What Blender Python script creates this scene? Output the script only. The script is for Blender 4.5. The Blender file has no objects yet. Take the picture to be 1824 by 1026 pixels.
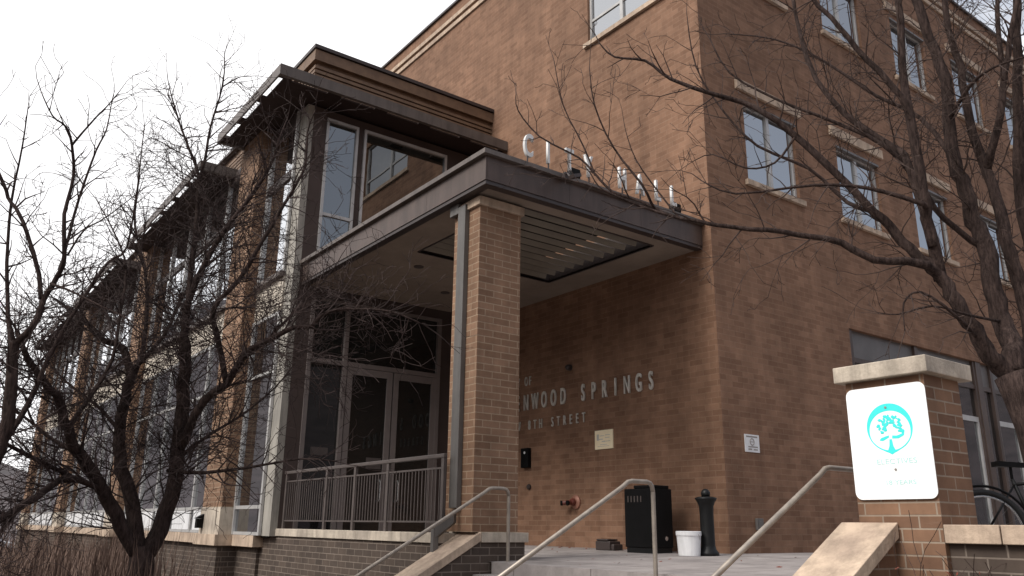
import bpy, bmesh, math, random
from mathutils import Vector, Matrix
import numpy as np

# ------------------------------------------------------------------ camera, sky, sun, exposure
scene = bpy.context.scene
col = scene.collection
EYE = 0.39                                   # eye height above the plaza (metres)
RM = np.array([[0.801432, 0.177063, 0.571276],     # rows: world X, Y, Z in camera axes (right, down, forward)
               [-0.597962, 0.217725, 0.771387],
               [0.012203, -0.959815, 0.280369]])
F = 1450.35                                  # focal length in pixels of an 1824 px wide picture
cam_d = bpy.data.cameras.new('camera')
cam = bpy.data.objects.new('camera', cam_d)
col.objects.link(cam)
cam_d.sensor_width = 36.0
cam_d.lens = F / 1824 * 36.0
cam_d.clip_start = 0.05
cam_d.clip_end = 3000
_r, _u, _b = RM[:, 0], -RM[:, 1], -RM[:, 2]
cam.matrix_world = Matrix(((_r[0], _u[0], _b[0], 0), (_r[1], _u[1], _b[1], 0), (_r[2], _u[2], _b[2], EYE), (0, 0, 0, 1)))
scene.camera = cam

SUN_EL, SUN_AZ = math.radians(44), math.radians(-88)     # azimuth from +Y towards +X
world = bpy.data.worlds.new('World')
scene.world = world
world.use_nodes = True
wt = world.node_tree
wt.nodes.clear()
wo = wt.nodes.new('ShaderNodeOutputWorld')
bg = wt.nodes.new('ShaderNodeBackground')
bg.inputs['Strength'].default_value = 0.12
sky = wt.nodes.new('ShaderNodeTexSky')
sky.sky_type = 'NISHITA'
sky.sun_disc = False
sky.sun_elevation = SUN_EL
sky.sun_rotation = SUN_AZ
sky.dust_density = 2.0
tc = wt.nodes.new('ShaderNodeTexCoord')
mp = wt.nodes.new('ShaderNodeMapping')
mp.inputs['Scale'].default_value = (1.0, 1.0, 2.2)
nz = wt.nodes.new('ShaderNodeTexNoise')
nz.inputs['Scale'].default_value = 2.3
nz.inputs['Detail'].default_value = 7
nz.inputs['Roughness'].default_value = 0.55
dt = wt.nodes.new('ShaderNodeVectorMath'); dt.operation = 'DOT_PRODUCT'
dt.inputs[1].default_value = (-0.62, 0.72, 0.05)           # the overcast bank lies on this side
ad = wt.nodes.new('ShaderNodeMath'); ad.operation = 'MULTIPLY_ADD'
ad.inputs[1].default_value = 0.42
rp = wt.nodes.new('ShaderNodeMapRange')
rp.interpolation_type = 'SMOOTHSTEP'
rp.inputs['From Min'].default_value = 0.30
rp.inputs['From Max'].default_value = 0.50
rp.inputs['To Min'].default_value = 0.32
mx = wt.nodes.new('ShaderNodeMixRGB')
mx.inputs['Color2'].default_value = (11.2, 11.1, 11.2, 1)
L = wt.links.new
L(tc.outputs['Generated'], mp.inputs['Vector'])
L(mp.outputs['Vector'], nz.inputs['Vector'])
L(tc.outputs['Generated'], dt.inputs[0])
L(dt.outputs['Value'], ad.inputs[0])
L(nz.outputs['Fac'], ad.inputs[2])
L(ad.outputs[0], rp.inputs['Value'])
L(rp.outputs['Result'], mx.inputs['Fac'])
L(sky.outputs['Color'], mx.inputs['Color1'])
L(mx.outputs['Color'], bg.inputs['Color'])
L(bg.outputs['Background'], wo.inputs['Surface'])

sun_d = bpy.data.lights.new('sun', 'SUN')
sun_d.energy = 3.2
sun_d.angle = math.radians(25)
sun_d.color = (1.0, 0.96, 0.9)
sun = bpy.data.objects.new('sun', sun_d)
col.objects.link(sun)
_to = Vector((math.sin(SUN_AZ) * math.cos(SUN_EL), math.cos(SUN_AZ) * math.cos(SUN_EL), math.sin(SUN_EL)))
sun.rotation_euler = _to.to_track_quat('Z', 'Y').to_euler()
sun.location = (-20, 0, 30)

vs = scene.view_settings
vs.view_transform = 'Standard'
vs.look = 'None'
vs.gamma = 1.0
vs.exposure = 0.0
vs.use_curve_mapping = False

# ------------------------------------------------------------------ helpers
ORG = {}


def srgb(r, g, b):
    f = lambda c: (c / 255 / 12.92) if c / 255 <= 0.04045 else ((c / 255 + 0.055) / 1.055) ** 2.4
    return (f(r), f(g), f(b), 1)


def thing(name, loc, label=None, cat=None, group=None, kind=None):
    o = bpy.data.objects.new(name, None)
    o.empty_display_size = 0.2
    col.objects.link(o)
    o.location = loc
    ORG[o.name] = Vector(loc)
    tag(o, label, cat, group, kind)
    return o


def tag(o, label=None, cat=None, group=None, kind=None):
    if label: o['label'] = label
    if cat: o['category'] = cat
    if group: o['group'] = group
    if kind: o['kind'] = kind
    elif label and cat: o['kind'] = 'thing'
    return o


class MB:
    """collects verts and faces in world coordinates; build() links them as one mesh object"""

    def __init__(s):
        s.v = []; s.f = []

    def add(s, vs_, fs_):
        n = len(s.v)
        s.v += [tuple(p) for p in vs_]
        s.f += [tuple(i + n for i in q) for q in fs_]
        return s

    def box(s, x0, x1, y0, y1, z0, z1):
        x0, x1 = sorted((x0, x1)); y0, y1 = sorted((y0, y1)); z0, z1 = sorted((z0, z1))
        return s.add([(x0, y0, z0), (x1, y0, z0), (x1, y1, z0), (x0, y1, z0), (x0, y0, z1), (x1, y0, z1), (x1, y1, z1), (x0, y1, z1)],
                     [(0, 3, 2, 1), (4, 5, 6, 7), (0, 1, 5, 4), (1, 2, 6, 5), (2, 3, 7, 6), (3, 0, 4, 7)])

    def prism(s, poly, d):
        """poly: 3-D points of one face, swept by vector d"""
        n = len(poly); d = Vector(d)
        a = [Vector(p) for p in poly]
        s.add(a + [p + d for p in a], [tuple(range(n))[::-1], tuple(range(n, 2 * n))] + [(i, (i + 1) % n, n + (i + 1) % n, n + i) for i in range(n)])
        return s

    def bar(s, a, b, w, h, up=(0, 0, 1)):
        a = Vector(a); b = Vector(b); d = (b - a).normalized()
        x = d.cross(Vector(up))
        if x.length < 1e-4: x = d.cross(Vector((1, 0, 0)))
        x.normalize(); y = x.cross(d)
        q = [x * w / 2 + y * h / 2, -x * w / 2 + y * h / 2, -x * w / 2 - y * h / 2, x * w / 2 - y * h / 2]
        return s.prism([a + p for p in q], b - a)

    def tube(s, pts, rad, n=8, cap=True):
        pts = [Vector(p) for p in pts]
        if not hasattr(rad, '__len__'): rad = [rad] * len(pts)
        base = len(s.v); ref = None
        for i, p in enumerate(pts):
            t = (pts[min(i + 1, len(pts) - 1)] - pts[max(i - 1, 0)])
            if t.length < 1e-9: t = Vector((0, 0, 1))
            t.normalize()
            if ref is None:
                ref = t.orthogonal().normalized()
            ref = (ref - t * ref.dot(t))
            ref = ref.normalized() if ref.length > 1e-6 else t.orthogonal().normalized()
            bi = t.cross(ref)
            for k in range(n):
                a = 2 * math.pi * k / n
                s.v.append(tuple(p + (ref * math.cos(a) + bi * math.sin(a)) * rad[i]))
        for i in range(len(pts) - 1):
            for k in range(n):
                a = base + i * n + k; b = base + i * n + (k + 1) % n
                s.f.append((a, b, b + n, a + n))
        if cap:
            s.f.append(tuple(base + k for k in range(n))[::-1])
            s.f.append(tuple(base + (len(pts) - 1) * n + k for k in range(n)))
        return s

    def lathe(s, c, prof, n=24, axis='z'):
        """prof: list of (radius, height) from c along axis"""
        c = Vector(c); base = len(s.v)
        for r, h in prof:
            for k in range(n):
                a = 2 * math.pi * k / n
                p = (r * math.cos(a), r * math.sin(a), h)
                if axis == 'x': p = (h, p[0], p[1])
                if axis == 'y': p = (p[0], h, p[1])
                s.v.append(tuple(c + Vector(p)))
        for i in range(len(prof) - 1):
            for k in range(n):
                a = base + i * n + k; b = base + i * n + (k + 1) % n
                s.f.append((a, b, b + n, a + n))
        s.f.append(tuple(base + k for k in range(n))[::-1])
        s.f.append(tuple(base + (len(prof) - 1) * n + k for k in range(n)))
        return s

    def torus(s, c, R, r, ax1, ax2, n=40, m=8, a0=0, a1=2 * math.pi):
        c = Vector(c); ax1 = Vector(ax1).normalized(); ax2 = Vector(ax2).normalized()
        full = abs(a1 - a0 - 2 * math.pi) < 1e-6
        k_ = n if full else n + 1
        pts = [c + (ax1 * math.cos(a0 + (a1 - a0) * i / n) + ax2 * math.sin(a0 + (a1 - a0) * i / n)) * R for i in range(k_)]
        nrm = ax1.cross(ax2); base = len(s.v)
        for p in pts:
            rd = (p - c).normalized()
            for j in range(m):
                a = 2 * math.pi * j / m
                s.v.append(tuple(p + (rd * math.cos(a) + nrm * math.sin(a)) * r))
        for i in range(n):
            for j in range(m):
                a = base + i * m + j; b = base + i * m + (j + 1) % m
                a2 = base + ((i + 1) % k_) * m + j; b2 = base + ((i + 1) % k_) * m + (j + 1) % m
                s.f.append((a, b, b2, a2))
        return s

    def build(s, name, mat, parent=None, smooth=False, bevel=0, label=None):
        org = ORG[parent.name] if parent else Vector((0, 0, 0))
        if parent is None and s.v:
            lo = [min(p[i] for p in s.v) for i in range(3)]; hi = [max(p[i] for p in s.v) for i in range(3)]
            org = Vector(((lo[0] + hi[0]) / 2, (lo[1] + hi[1]) / 2, lo[2]))
        me = bpy.data.meshes.new(name)
        me.from_pydata([tuple(Vector(p) - org) for p in s.v], [], s.f)
        me.validate()
        bm = bmesh.new(); bm.from_mesh(me)
        bmesh.ops.recalc_face_normals(bm, faces=bm.faces)
        if bevel:
            bmesh.ops.bevel(bm, geom=[e for e in bm.edges if len(e.link_faces) == 2 and e.calc_face_angle(0) > 0.6], offset=bevel, segments=2, profile=0.5, affect='EDGES')
        bm.to_mesh(me); bm.free()
        if smooth:
            for p in me.polygons: p.use_smooth = True
        me.materials.append(mat)
        o = bpy.data.objects.new(name, me)
        col.objects.link(o)
        if parent:
            o.parent = parent
        else:
            o.location = org
        ORG[o.name] = org
        if label: o['label'] = label
        return o


def text_part(name, body, size, sx, pos, facing, mat, parent, depth=0.012, center=False, bold=0.0):
    """flat lettering; facing '-x' reads towards -Y, facing '-y' reads towards +X"""
    cu = bpy.data.curves.new(name, 'FONT')
    cu.body = body; cu.size = size / 0.70; cu.extrude = depth / 2; cu.offset = bold * size
    if center: cu.align_x = 'CENTER'
    t = bpy.data.objects.new('tmp', cu)
    col.objects.link(t)
    bpy.context.view_layer.update()
    me = bpy.data.meshes.new_from_object(t.evaluated_get(bpy.context.evaluated_depsgraph_get()))
    bpy.data.objects.remove(t)
    if facing == '-x':
        M = Matrix(((0, 0, -1, 0), (-1, 0, 0, 0), (0, 1, 0, 0), (0, 0, 0, 1)))
    else:
        M = Matrix(((1, 0, 0, 0), (0, 0, -1, 0), (0, 1, 0, 0), (0, 0, 0, 1)))
    org = ORG[parent.name]
    for v in me.vertices:
        p = Vector((v.co.x * sx, v.co.y, v.co.z))
        v.co = (M @ p) + Vector(pos) - org
    me.materials.append(mat)
    o = bpy.data.objects.new(name, me)
    col.objects.link(o)
    o.parent = parent
    ORG[o.name] = org
    return o


def ray(x, y):
    """direction in the world of a point of the measured photograph (used to place limbs at their own depth)"""
    d = RM @ np.array([x - 912, y - 513, F])
    return Vector(d / math.hypot(d[0], d[1]))


def at(x, y, dist):
    return Vector((0, 0, EYE)) + ray(x, y) * dist


# ------------------------------------------------------------------ materials
def new_mat(name):
    m = bpy.data.materials.new(name)
    m.use_nodes = True
    nt = m.node_tree
    b = nt.nodes['Principled BSDF']
    return m, nt, b


def noise_mix(nt, c1, c2, scale, detail=5, vec=None, lo=0.35, hi=0.65, rough=0.6):
    n = nt.nodes.new('ShaderNodeTexNoise')
    n.inputs['Scale'].default_value = scale; n.inputs['Detail'].default_value = detail; n.inputs['Roughness'].default_value = rough
    if vec is None:
        g = nt.nodes.new('ShaderNodeNewGeometry'); vec = g.outputs['Position']
    nt.links.new(vec, n.inputs['Vector'])
    r = nt.nodes.new('ShaderNodeMapRange')
    r.inputs['From Min'].default_value = lo; r.inputs['From Max'].default_value = hi
    nt.links.new(n.outputs['Fac'], r.inputs['Value'])
    m = nt.nodes.new('ShaderNodeMixRGB')
    for k, c in (('Color1', c1), ('Color2', c2)):
        if hasattr(c, 'is_linked'): nt.links.new(c, m.inputs[k])
        else: m.inputs[k].default_value = c if len(c) == 4 else (*c, 1)
    nt.links.new(r.outputs['Result'], m.inputs['Fac'])
    return m.outputs['Color'], n.outputs['Fac']


def plain(name, c1, c2=None, rough=0.6, scale=8, metal=0.0, bump=0.0, spec=0.5, bscale=None):
    m, nt, b = new_mat(name)
    if c2 is None: c2 = tuple(x * 0.75 for x in c1[:3])
    c, f = noise_mix(nt, c1, c2, scale)
    nt.links.new(c, b.inputs['Base Color'])
    b.inputs['Roughness'].default_value = rough
    b.inputs['Metallic'].default_value = metal
    b.inputs['Specular IOR Level'].default_value = spec
    if bump:
        g = nt.nodes.new('ShaderNodeNewGeometry')
        n = nt.nodes.new('ShaderNodeTexNoise'); n.inputs['Scale'].default_value = bscale or scale * 4; n.inputs['Detail'].default_value = 6
        nt.links.new(g.outputs['Position'], n.inputs['Vector'])
        bp = nt.nodes.new('ShaderNodeBump'); bp.inputs['Strength'].default_value = bump; bp.inputs['Distance'].default_value = 0.02
        nt.links.new(n.outputs['Fac'], bp.inputs['Height'])
        nt.links.new(bp.outputs['Normal'], b.inputs['Normal'])
    return m


def wall_uv(nt):
    """brick coordinates: along the wall, up the wall"""
    g = nt.nodes.new('ShaderNodeNewGeometry')
    s = nt.nodes.new('ShaderNodeSeparateXYZ'); nt.links.new(g.outputs['Position'], s.inputs[0])
    sn = nt.nodes.new('ShaderNodeSeparateXYZ'); nt.links.new(g.outputs['True Normal'], sn.inputs[0])
    ab = nt.nodes.new('ShaderNodeMath'); ab.operation = 'ABSOLUTE'; nt.links.new(sn.outputs['X'], ab.inputs[0])
    gt = nt.nodes.new('ShaderNodeMath'); gt.operation = 'GREATER_THAN'; gt.inputs[1].default_value = 0.5; nt.links.new(ab.outputs[0], gt.inputs[0])
    mxv = nt.nodes.new('ShaderNodeMix'); mxv.data_type = 'FLOAT'
    nt.links.new(gt.outputs[0], mxv.inputs['Factor']); nt.links.new(s.outputs['X'], mxv.inputs['A']); nt.links.new(s.outputs['Y'], mxv.inputs['B'])
    c = nt.nodes.new('ShaderNodeCombineXYZ')
    nt.links.new(mxv.outputs['Result'], c.inputs['X']); nt.links.new(s.outputs['Z'], c.inputs['Y'])
    return c.outputs[0], g.outputs['Position']


def brick(name, c1, c2, mortar, w=0.3, h=0.1016, ms=0.009, stain=(0.8, 1.1), white=0.0, bumpy=0.5):
    m, nt, b = new_mat(name)
    uv, pos = wall_uv(nt)
    t = nt.nodes.new('ShaderNodeTexBrick')
    t.inputs['Scale'].default_value = 1.0
    t.inputs['Brick Width'].default_value = w; t.inputs['Row Height'].default_value = h
    t.inputs['Mortar Size'].default_value = ms; t.inputs['Mortar Smooth'].default_value = 0.3
    t.inputs['Bias'].default_value = -0.1
    t.inputs['Color1'].default_value = (*c1, 1); t.inputs['Color2'].default_value = (*c2, 1); t.inputs['Mortar'].default_value = (*mortar, 1)
    nt.links.new(uv, t.inputs['Vector'])
    # per-brick colour flecks
    c, _ = noise_mix(nt, (0.78, 0.76, 0.74, 1), (1.2, 1.18, 1.14, 1), 2.4, 8, pos, 0.3, 0.7, 0.75)
    mu = nt.nodes.new('ShaderNodeMixRGB'); mu.blend_type = 'MULTIPLY'; mu.inputs['Fac'].default_value = 1
    nt.links.new(t.outputs['Color'], mu.inputs['Color1']); nt.links.new(c, mu.inputs['Color2'])
    # broad weathering
    c2_, _ = noise_mix(nt, (stain[0],) * 3 + (1,), (stain[1],) * 3 + (1,), 0.45, 4, pos, 0.3, 0.7)
    mu2 = nt.nodes.new('ShaderNodeMixRGB'); mu2.blend_type = 'MULTIPLY'; mu2.inputs['Fac'].default_value = 1
    nt.links.new(mu.outputs['Color'], mu2.inputs['Color1']); nt.links.new(c2_, mu2.inputs['Color2'])
    # rain streaks running down the face
    mps = nt.nodes.new('ShaderNodeMapping'); mps.inputs['Scale'].default_value = (2.6, 0.16, 1)
    nt.links.new(uv, mps.inputs['Vector'])
    c3_, _ = noise_mix(nt, (0.80, 0.79, 0.78, 1), (1.08, 1.08, 1.08, 1), 1.0, 6, mps.outputs[0], 0.34, 0.62, 0.65)
    mu3 = nt.nodes.new('ShaderNodeMixRGB'); mu3.blend_type = 'MULTIPLY'; mu3.inputs['Fac'].default_value = 0.8
    nt.links.new(mu2.outputs['Color'], mu3.inputs['Color1']); nt.links.new(c3_, mu3.inputs['Color2'])
    out = mu3.outputs['Color']
    if white:                                           # lime bloom in level streaks
        mpn = nt.nodes.new('ShaderNodeMapping'); mpn.inputs['Scale'].default_value = (0.9, 9.0, 1)
        nt.links.new(uv, mpn.inputs['Vector'])
        out, _ = noise_mix(nt, out, (0.42, 0.33, 0.26, 1), 1.1, 6, mpn.outputs[0], 0.62, 0.62 + 0.25 / white, 0.7)
    nt.links.new(out, b.inputs['Base Color'])
    b.inputs['Roughness'].default_value = 0.85
    b.inputs['Specular IOR Level'].default_value = 0.3
    bp = nt.nodes.new('ShaderNodeBump'); bp.inputs['Strength'].default_value = bumpy; bp.inputs['Distance'].default_value = 0.008; bp.invert = True
    nt.links.new(t.outputs['Fac'], bp.inputs['Height']); nt.links.new(bp.outputs['Normal'], b.inputs['Normal'])
    return m


def glass(name, tint=(0.012, 0.014, 0.016), refl=0.42, see=0.0, rough=0.012, gain=1.5):
    m, nt, b = new_mat(name)
    b.inputs['Base Color'].default_value = (*tint, 1); b.inputs['Roughness'].default_value = 0.4; b.inputs['Specular IOR Level'].default_value = 0.0
    gl = nt.nodes.new('ShaderNodeBsdfGlossy'); gl.inputs['Roughness'].default_value = rough; gl.inputs['Color'].default_value = (0.95, 0.97, 1, 1)
    fr = nt.nodes.new('ShaderNodeFresnel'); fr.inputs['IOR'].default_value = 1.7
    mr = nt.nodes.new('ShaderNodeMath'); mr.operation = 'MAXIMUM'; mr.inputs[1].default_value = refl
    mu = nt.nodes.new('ShaderNodeMath'); mu.operation = 'MULTIPLY_ADD'; mu.inputs[1].default_value = gain; mu.inputs[2].default_value = 0.02; mu.use_clamp = True
    nt.links.new(fr.outputs[0], mu.inputs[0]); nt.links.new(mu.outputs[0], mr.inputs[0])
    g = nt.nodes.new('ShaderNodeNewGeometry')
    n = nt.nodes.new('ShaderNodeTexNoise'); n.inputs['Scale'].default_value = 0.9
    nt.links.new(g.outputs['Position'], n.inputs['Vector'])
    bp = nt.nodes.new('ShaderNodeBump'); bp.inputs['Strength'].default_value = 0.05; bp.inputs['Distance'].default_value = 0.05
    nt.links.new(n.outputs['Fac'], bp.inputs['Height']); oi = nt.nodes.new('ShaderNodeObjectInfo'); wn = nt.nodes.new('ShaderNodeTexWhiteNoise'); wn.noise_dimensions = '1D'
    nt.links.new(oi.outputs['Random'], wn.inputs['W'])
    va = nt.nodes.new('ShaderNodeVectorMath'); va.operation = 'MULTIPLY_ADD'
    va.inputs[1].default_value = (0.05, 0.05, 0.07); nt.links.new(wn.outputs['Color'], va.inputs[0]); nt.links.new(bp.outputs['Normal'], va.inputs[2])
    vb = nt.nodes.new('ShaderNodeVectorMath'); vb.operation = 'ADD'; vb.inputs[1].default_value = (-0.025, -0.025, -0.035); nt.links.new(va.outputs[0], vb.inputs[0])
    vn = nt.nodes.new('ShaderNodeVectorMath'); vn.operation = 'NORMALIZE'; nt.links.new(vb.outputs[0], vn.inputs[0])
    nt.links.new(vn.outputs[0], gl.inputs['Normal'])
    ms = nt.nodes.new('ShaderNodeMixShader')
    body = b.outputs[0]
    if see:
        tr = nt.nodes.new('ShaderNodeBsdfTransparent'); tr.inputs['Color'].default_value = (0.8, 0.85, 0.85, 1)
        m2 = nt.nodes.new('ShaderNodeMixShader'); m2.inputs[0].default_value = see
        nt.links.new(b.outputs[0], m2.inputs[1]); nt.links.new(tr.outputs[0], m2.inputs[2]); body = m2.outputs[0]
    nt.links.new(mr.outputs[0], ms.inputs[0]); nt.links.new(body, ms.inputs[1]); nt.links.new(gl.outputs[0], ms.inputs[2])
    nt.links.new(ms.outputs[0], nt.nodes['Material Output'].inputs['Surface'])
    return m


def bark(name, c1, c2):
    """fissured bark: noise stretched along the height of the stem"""
    m, nt, b = new_mat(name)
    g_ = nt.nodes.new('ShaderNodeNewGeometry')
    mp_ = nt.nodes.new('ShaderNodeMapping'); mp_.inputs['Scale'].default_value = (1, 1, 0.22)
    nt.links.new(g_.outputs['Position'], mp_.inputs['Vector'])
    c, f = noise_mix(nt, c1, c2, 34, 8, mp_.outputs[0], 0.36, 0.62, 0.72)
    c_, _ = noise_mix(nt, (0.75, 0.75, 0.75, 1), (1.2, 1.2, 1.2, 1), 5, 4)
    mu = nt.nodes.new('ShaderNodeMixRGB'); mu.blend_type = 'MULTIPLY'; mu.inputs['Fac'].default_value = 1
    nt.links.new(c, mu.inputs['Color1']); nt.links.new(c_, mu.inputs['Color2'])
    nt.links.new(mu.outputs['Color'], b.inputs['Base Color'])
    b.inputs['Roughness'].default_value = 0.95; b.inputs['Specular IOR Level'].default_value = 0.15
    bp = nt.nodes.new('ShaderNodeBump'); bp.inputs['Strength'].default_value = 1.0; bp.inputs['Distance'].default_value = 0.03; bp.invert = True
    nt.links.new(f, bp.inputs['Height']); nt.links.new(bp.outputs['Normal'], b.inputs['Normal'])
    return m


M = {}
M['brick'] = brick('brown_brick', (0.190, 0.104, 0.066), (0.264, 0.152, 0.100), (0.262, 0.164, 0.112), ms=0.0065, white=0.35, bumpy=0.35)
M['brick_col'] = brick('column_brick', (0.200, 0.117, 0.075), (0.275, 0.168, 0.112), (0.33, 0.24, 0.17), ms=0.009, white=0.15)
M['brick_dark'] = brick('dark_grey_brick', (0.066, 0.050, 0.042), (0.100, 0.075, 0.061), (0.20, 0.165, 0.14), ms=0.008)
M['brick_sign'] = brick('sign_pillar_brick', (0.16, 0.088, 0.056), (0.25, 0.145, 0.092), (0.30, 0.24, 0.19), ms=0.008, white=0.5)
M['stone'] = plain('buff_stone', (0.56, 0.43, 0.32), (0.36, 0.27, 0.205), 0.88, 2.3, bump=0.4, bscale=22)
M['stone_light'] = plain('pale_stone', (0.54, 0.465, 0.375), (0.36, 0.305, 0.25), 0.85, 2.0, bump=0.4, bscale=22)
M['post'] = plain('grey_cream_post', (0.335, 0.31, 0.272), (0.27, 0.25, 0.22), 0.7, 1.5)
M['cream'] = plain('cream_panel', (0.60, 0.53, 0.44), (0.50, 0.44, 0.37), 0.6, 1.5)
M['concrete'] = plain('concrete_paving', (0.37, 0.33, 0.315), (0.27, 0.24, 0.23), 0.9, 1.3, bump=0.1, bscale=30)
M['bronze'] = plain('taupe_painted_steel', (0.098, 0.069, 0.058), (0.076, 0.053, 0.045), 0.4, 1.6, metal=0.0, spec=0.28)
M['fascia'] = plain('roof_edge_metal', (0.135, 0.11, 0.097), (0.105, 0.086, 0.077), 0.45, 1.6, spec=0.35)
M['darkmetal'] = plain('dark_brown_metal', (0.050, 0.036, 0.033), (0.038, 0.028, 0.026), 0.5, 2.0)
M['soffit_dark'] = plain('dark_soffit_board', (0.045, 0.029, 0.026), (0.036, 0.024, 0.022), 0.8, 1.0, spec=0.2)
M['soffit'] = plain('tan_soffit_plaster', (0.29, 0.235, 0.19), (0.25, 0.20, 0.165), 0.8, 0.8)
M['slat'] = plain('grey_green_slat', (0.27, 0.235, 0.19), (0.22, 0.19, 0.155), 0.6, 1.5, spec=0.3)
M['rib'] = plain('ribbed_brown_siding', (0.19, 0.115, 0.068), (0.135, 0.08, 0.048), 0.6, 5)
M['railing'] = plain('grey_painted_railing', (0.095, 0.077, 0.071), (0.075, 0.061, 0.056), 0.5, 6, spec=0.4)
M['doorframe'] = plain('taupe_door_frame', (0.19, 0.16, 0.15), (0.16, 0.135, 0.127), 0.5, 3, spec=0.4)
M['pipe'] = plain('brushed_handrail_steel', (0.36, 0.31, 0.26), (0.25, 0.215, 0.185), 0.4, 9, metal=0.35)
M['gutter'] = plain('downspout_grey', (0.125, 0.115, 0.108), (0.10, 0.092, 0.086), 0.5, 3)
M['alu'] = plain('pale_window_frame', (0.50, 0.49, 0.48), (0.40, 0.39, 0.38), 0.4, 3, metal=0.2)
M['frame_dark'] = plain('dark_window_frame', (0.13, 0.115, 0.11), (0.1, 0.09, 0.085), 0.45, 3)
M['taupe'] = plain('taupe_panel', (0.075, 0.054, 0.048), (0.06, 0.044, 0.039), 0.7, 1.5, spec=0.25)
M['glass'] = glass('window_glass')
M['glass_dim'] = glass('wing_glass', (0.010, 0.011, 0.011), 0.10, gain=2.4)
M['glass_door'] = glass('door_glass', (0.016, 0.016, 0.015), 0.03, gain=0.5)
M['glass_entry'] = glass('entry_upper_glass', (0.012, 0.012, 0.010), 0.20, gain=1.0)
M['glass_upper'] = glass('wing_upper_glass', (0.02, 0.02, 0.02), 0.7, gain=2.4)
M['glass_shop'] = glass('storefront_glass', (0.05, 0.05, 0.05), 0.14, see=0.8)
M['black'] = plain('black_plastic', (0.006, 0.0055, 0.006), (0.004, 0.004, 0.004), 0.6, 5, spec=0.15)
M['iron'] = plain('black_cast_iron', (0.008, 0.008, 0.009), (0.006, 0.006, 0.006), 0.45, 12, spec=0.3)
M['white'] = plain('white_plastic', (0.78, 0.78, 0.79), (0.72, 0.72, 0.73), 0.35, 3)
M['signwhite'] = plain('white_reflective_sheet', (0.93, 0.95, 0.95), (0.90, 0.93, 0.93), 0.4, 2)
M['teal'] = plain('teal_ink', (0.05, 0.80, 0.76), (0.05, 0.76, 0.73), 0.5, 3)
M['palecyan'] = plain('faded_teal_ink', (0.40, 0.72, 0.69), (0.46, 0.74, 0.71), 0.5, 3)
M['letter'] = plain('brushed_letter_metal', (0.62, 0.58, 0.52), (0.50, 0.47, 0.42), 0.4, 6, metal=0.0)
M['letter_white'] = plain('white_letter_paint', (0.68, 0.67, 0.66), (0.58, 0.57, 0.56), 0.5, 5)
M['plaque'] = plain('cream_plaque', (0.95, 0.82, 0.58), (0.90, 0.76, 0.52), 0.3, 6, spec=0.8)
M['ink'] = plain('grey_ink', (0.25, 0.22, 0.2), (0.3, 0.27, 0.25), 0.6, 6)
M['red'] = plain('red_cap_paint', (0.17, 0.04, 0.028), (0.12, 0.03, 0.02), 0.45, 15)
M['pinkbrass'] = plain('coppery_flange', (0.36, 0.17, 0.12), (0.28, 0.13, 0.09), 0.4, 9, metal=0.3)
M['bark'] = bark('dark_bark', (0.068, 0.046, 0.040), (0.022, 0.014, 0.0125))
M['twig'] = plain('dark_twig_bark', (0.052, 0.034, 0.031), (0.026, 0.017, 0.0155), 0.8, 6, spec=0.2)
M['bark2'] = bark('grey_brown_bark', (0.085, 0.058, 0.050), (0.024, 0.0155, 0.014))
M['twig2'] = plain('brown_twig_bark', (0.075, 0.05, 0.042), (0.038, 0.025, 0.021), 0.8, 6, spec=0.2)
M['grass'] = plain('dry_grass', (0.20, 0.130, 0.098), (0.105, 0.066, 0.052), 0.9, 6)
M['soil'] = plain('leaf_litter_soil', (0.11, 0.08, 0.06), (0.06, 0.045, 0.036), 0.95, 4, bump=0.6)
M['hill'] = plain('wooded_hillside', (0.085, 0.066, 0.068), (0.04, 0.032, 0.034), 0.95, 0.09, bump=0.8, bscale=0.5)
M['asphalt'] = plain('asphalt', (0.055, 0.054, 0.053), (0.045, 0.044, 0.043), 0.9, 20)
M['tan_reflect'] = plain('tan_reflection_tone', (0.34, 0.25, 0.16), (0.28, 0.2, 0.13), 0.8, 2)
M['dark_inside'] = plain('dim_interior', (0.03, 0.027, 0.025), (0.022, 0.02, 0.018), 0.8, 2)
M['blue_cloth'] = plain('blue_jacket_cloth', (0.10, 0.16, 0.30), (0.07, 0.11, 0.22), 0.9, 10)
M['brown_cloth'] = plain('dark_trouser_cloth', (0.05, 0.028, 0.02), (0.035, 0.02, 0.015), 0.9, 10)
M['berry'] = plain('red_brown_leaf', (0.22, 0.05, 0.03), (0.12, 0.035, 0.02), 0.7, 20)
M['rubber'] = plain('tyre_rubber', (0.016, 0.016, 0.017), (0.012, 0.012, 0.012), 0.7, 20)
M['chrome'] = plain('bright_rim_metal', (0.62, 0.62, 0.62), (0.55, 0.55, 0.55), 0.25, 5, metal=0.8)
M['carwhite'] = plain('white_car_paint', (0.72, 0.74, 0.78), (0.68, 0.70, 0.74), 0.2, 3)

def streaks(m, lo, sc, fac):
    nt = m.node_tree; b = nt.nodes['Principled BSDF']; src = b.inputs['Base Color'].links[0].from_socket
    g_ = nt.nodes.new('ShaderNodeNewGeometry'); mp_ = nt.nodes.new('ShaderNodeMapping'); mp_.inputs['Scale'].default_value = sc
    nt.links.new(g_.outputs['Position'], mp_.inputs['Vector'])
    c, _ = noise_mix(nt, (lo, lo, lo, 1), (1.05, 1.05, 1.05, 1), 1.0, 7, mp_.outputs[0], 0.36, 0.58, 0.7)
    mu = nt.nodes.new('ShaderNodeMixRGB'); mu.blend_type = 'MULTIPLY'; mu.inputs['Fac'].default_value = fac
    nt.links.new(src, mu.inputs['Color1']); nt.links.new(c, mu.inputs['Color2']); nt.links.new(mu.outputs['Color'], b.inputs['Base Color'])


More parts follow.
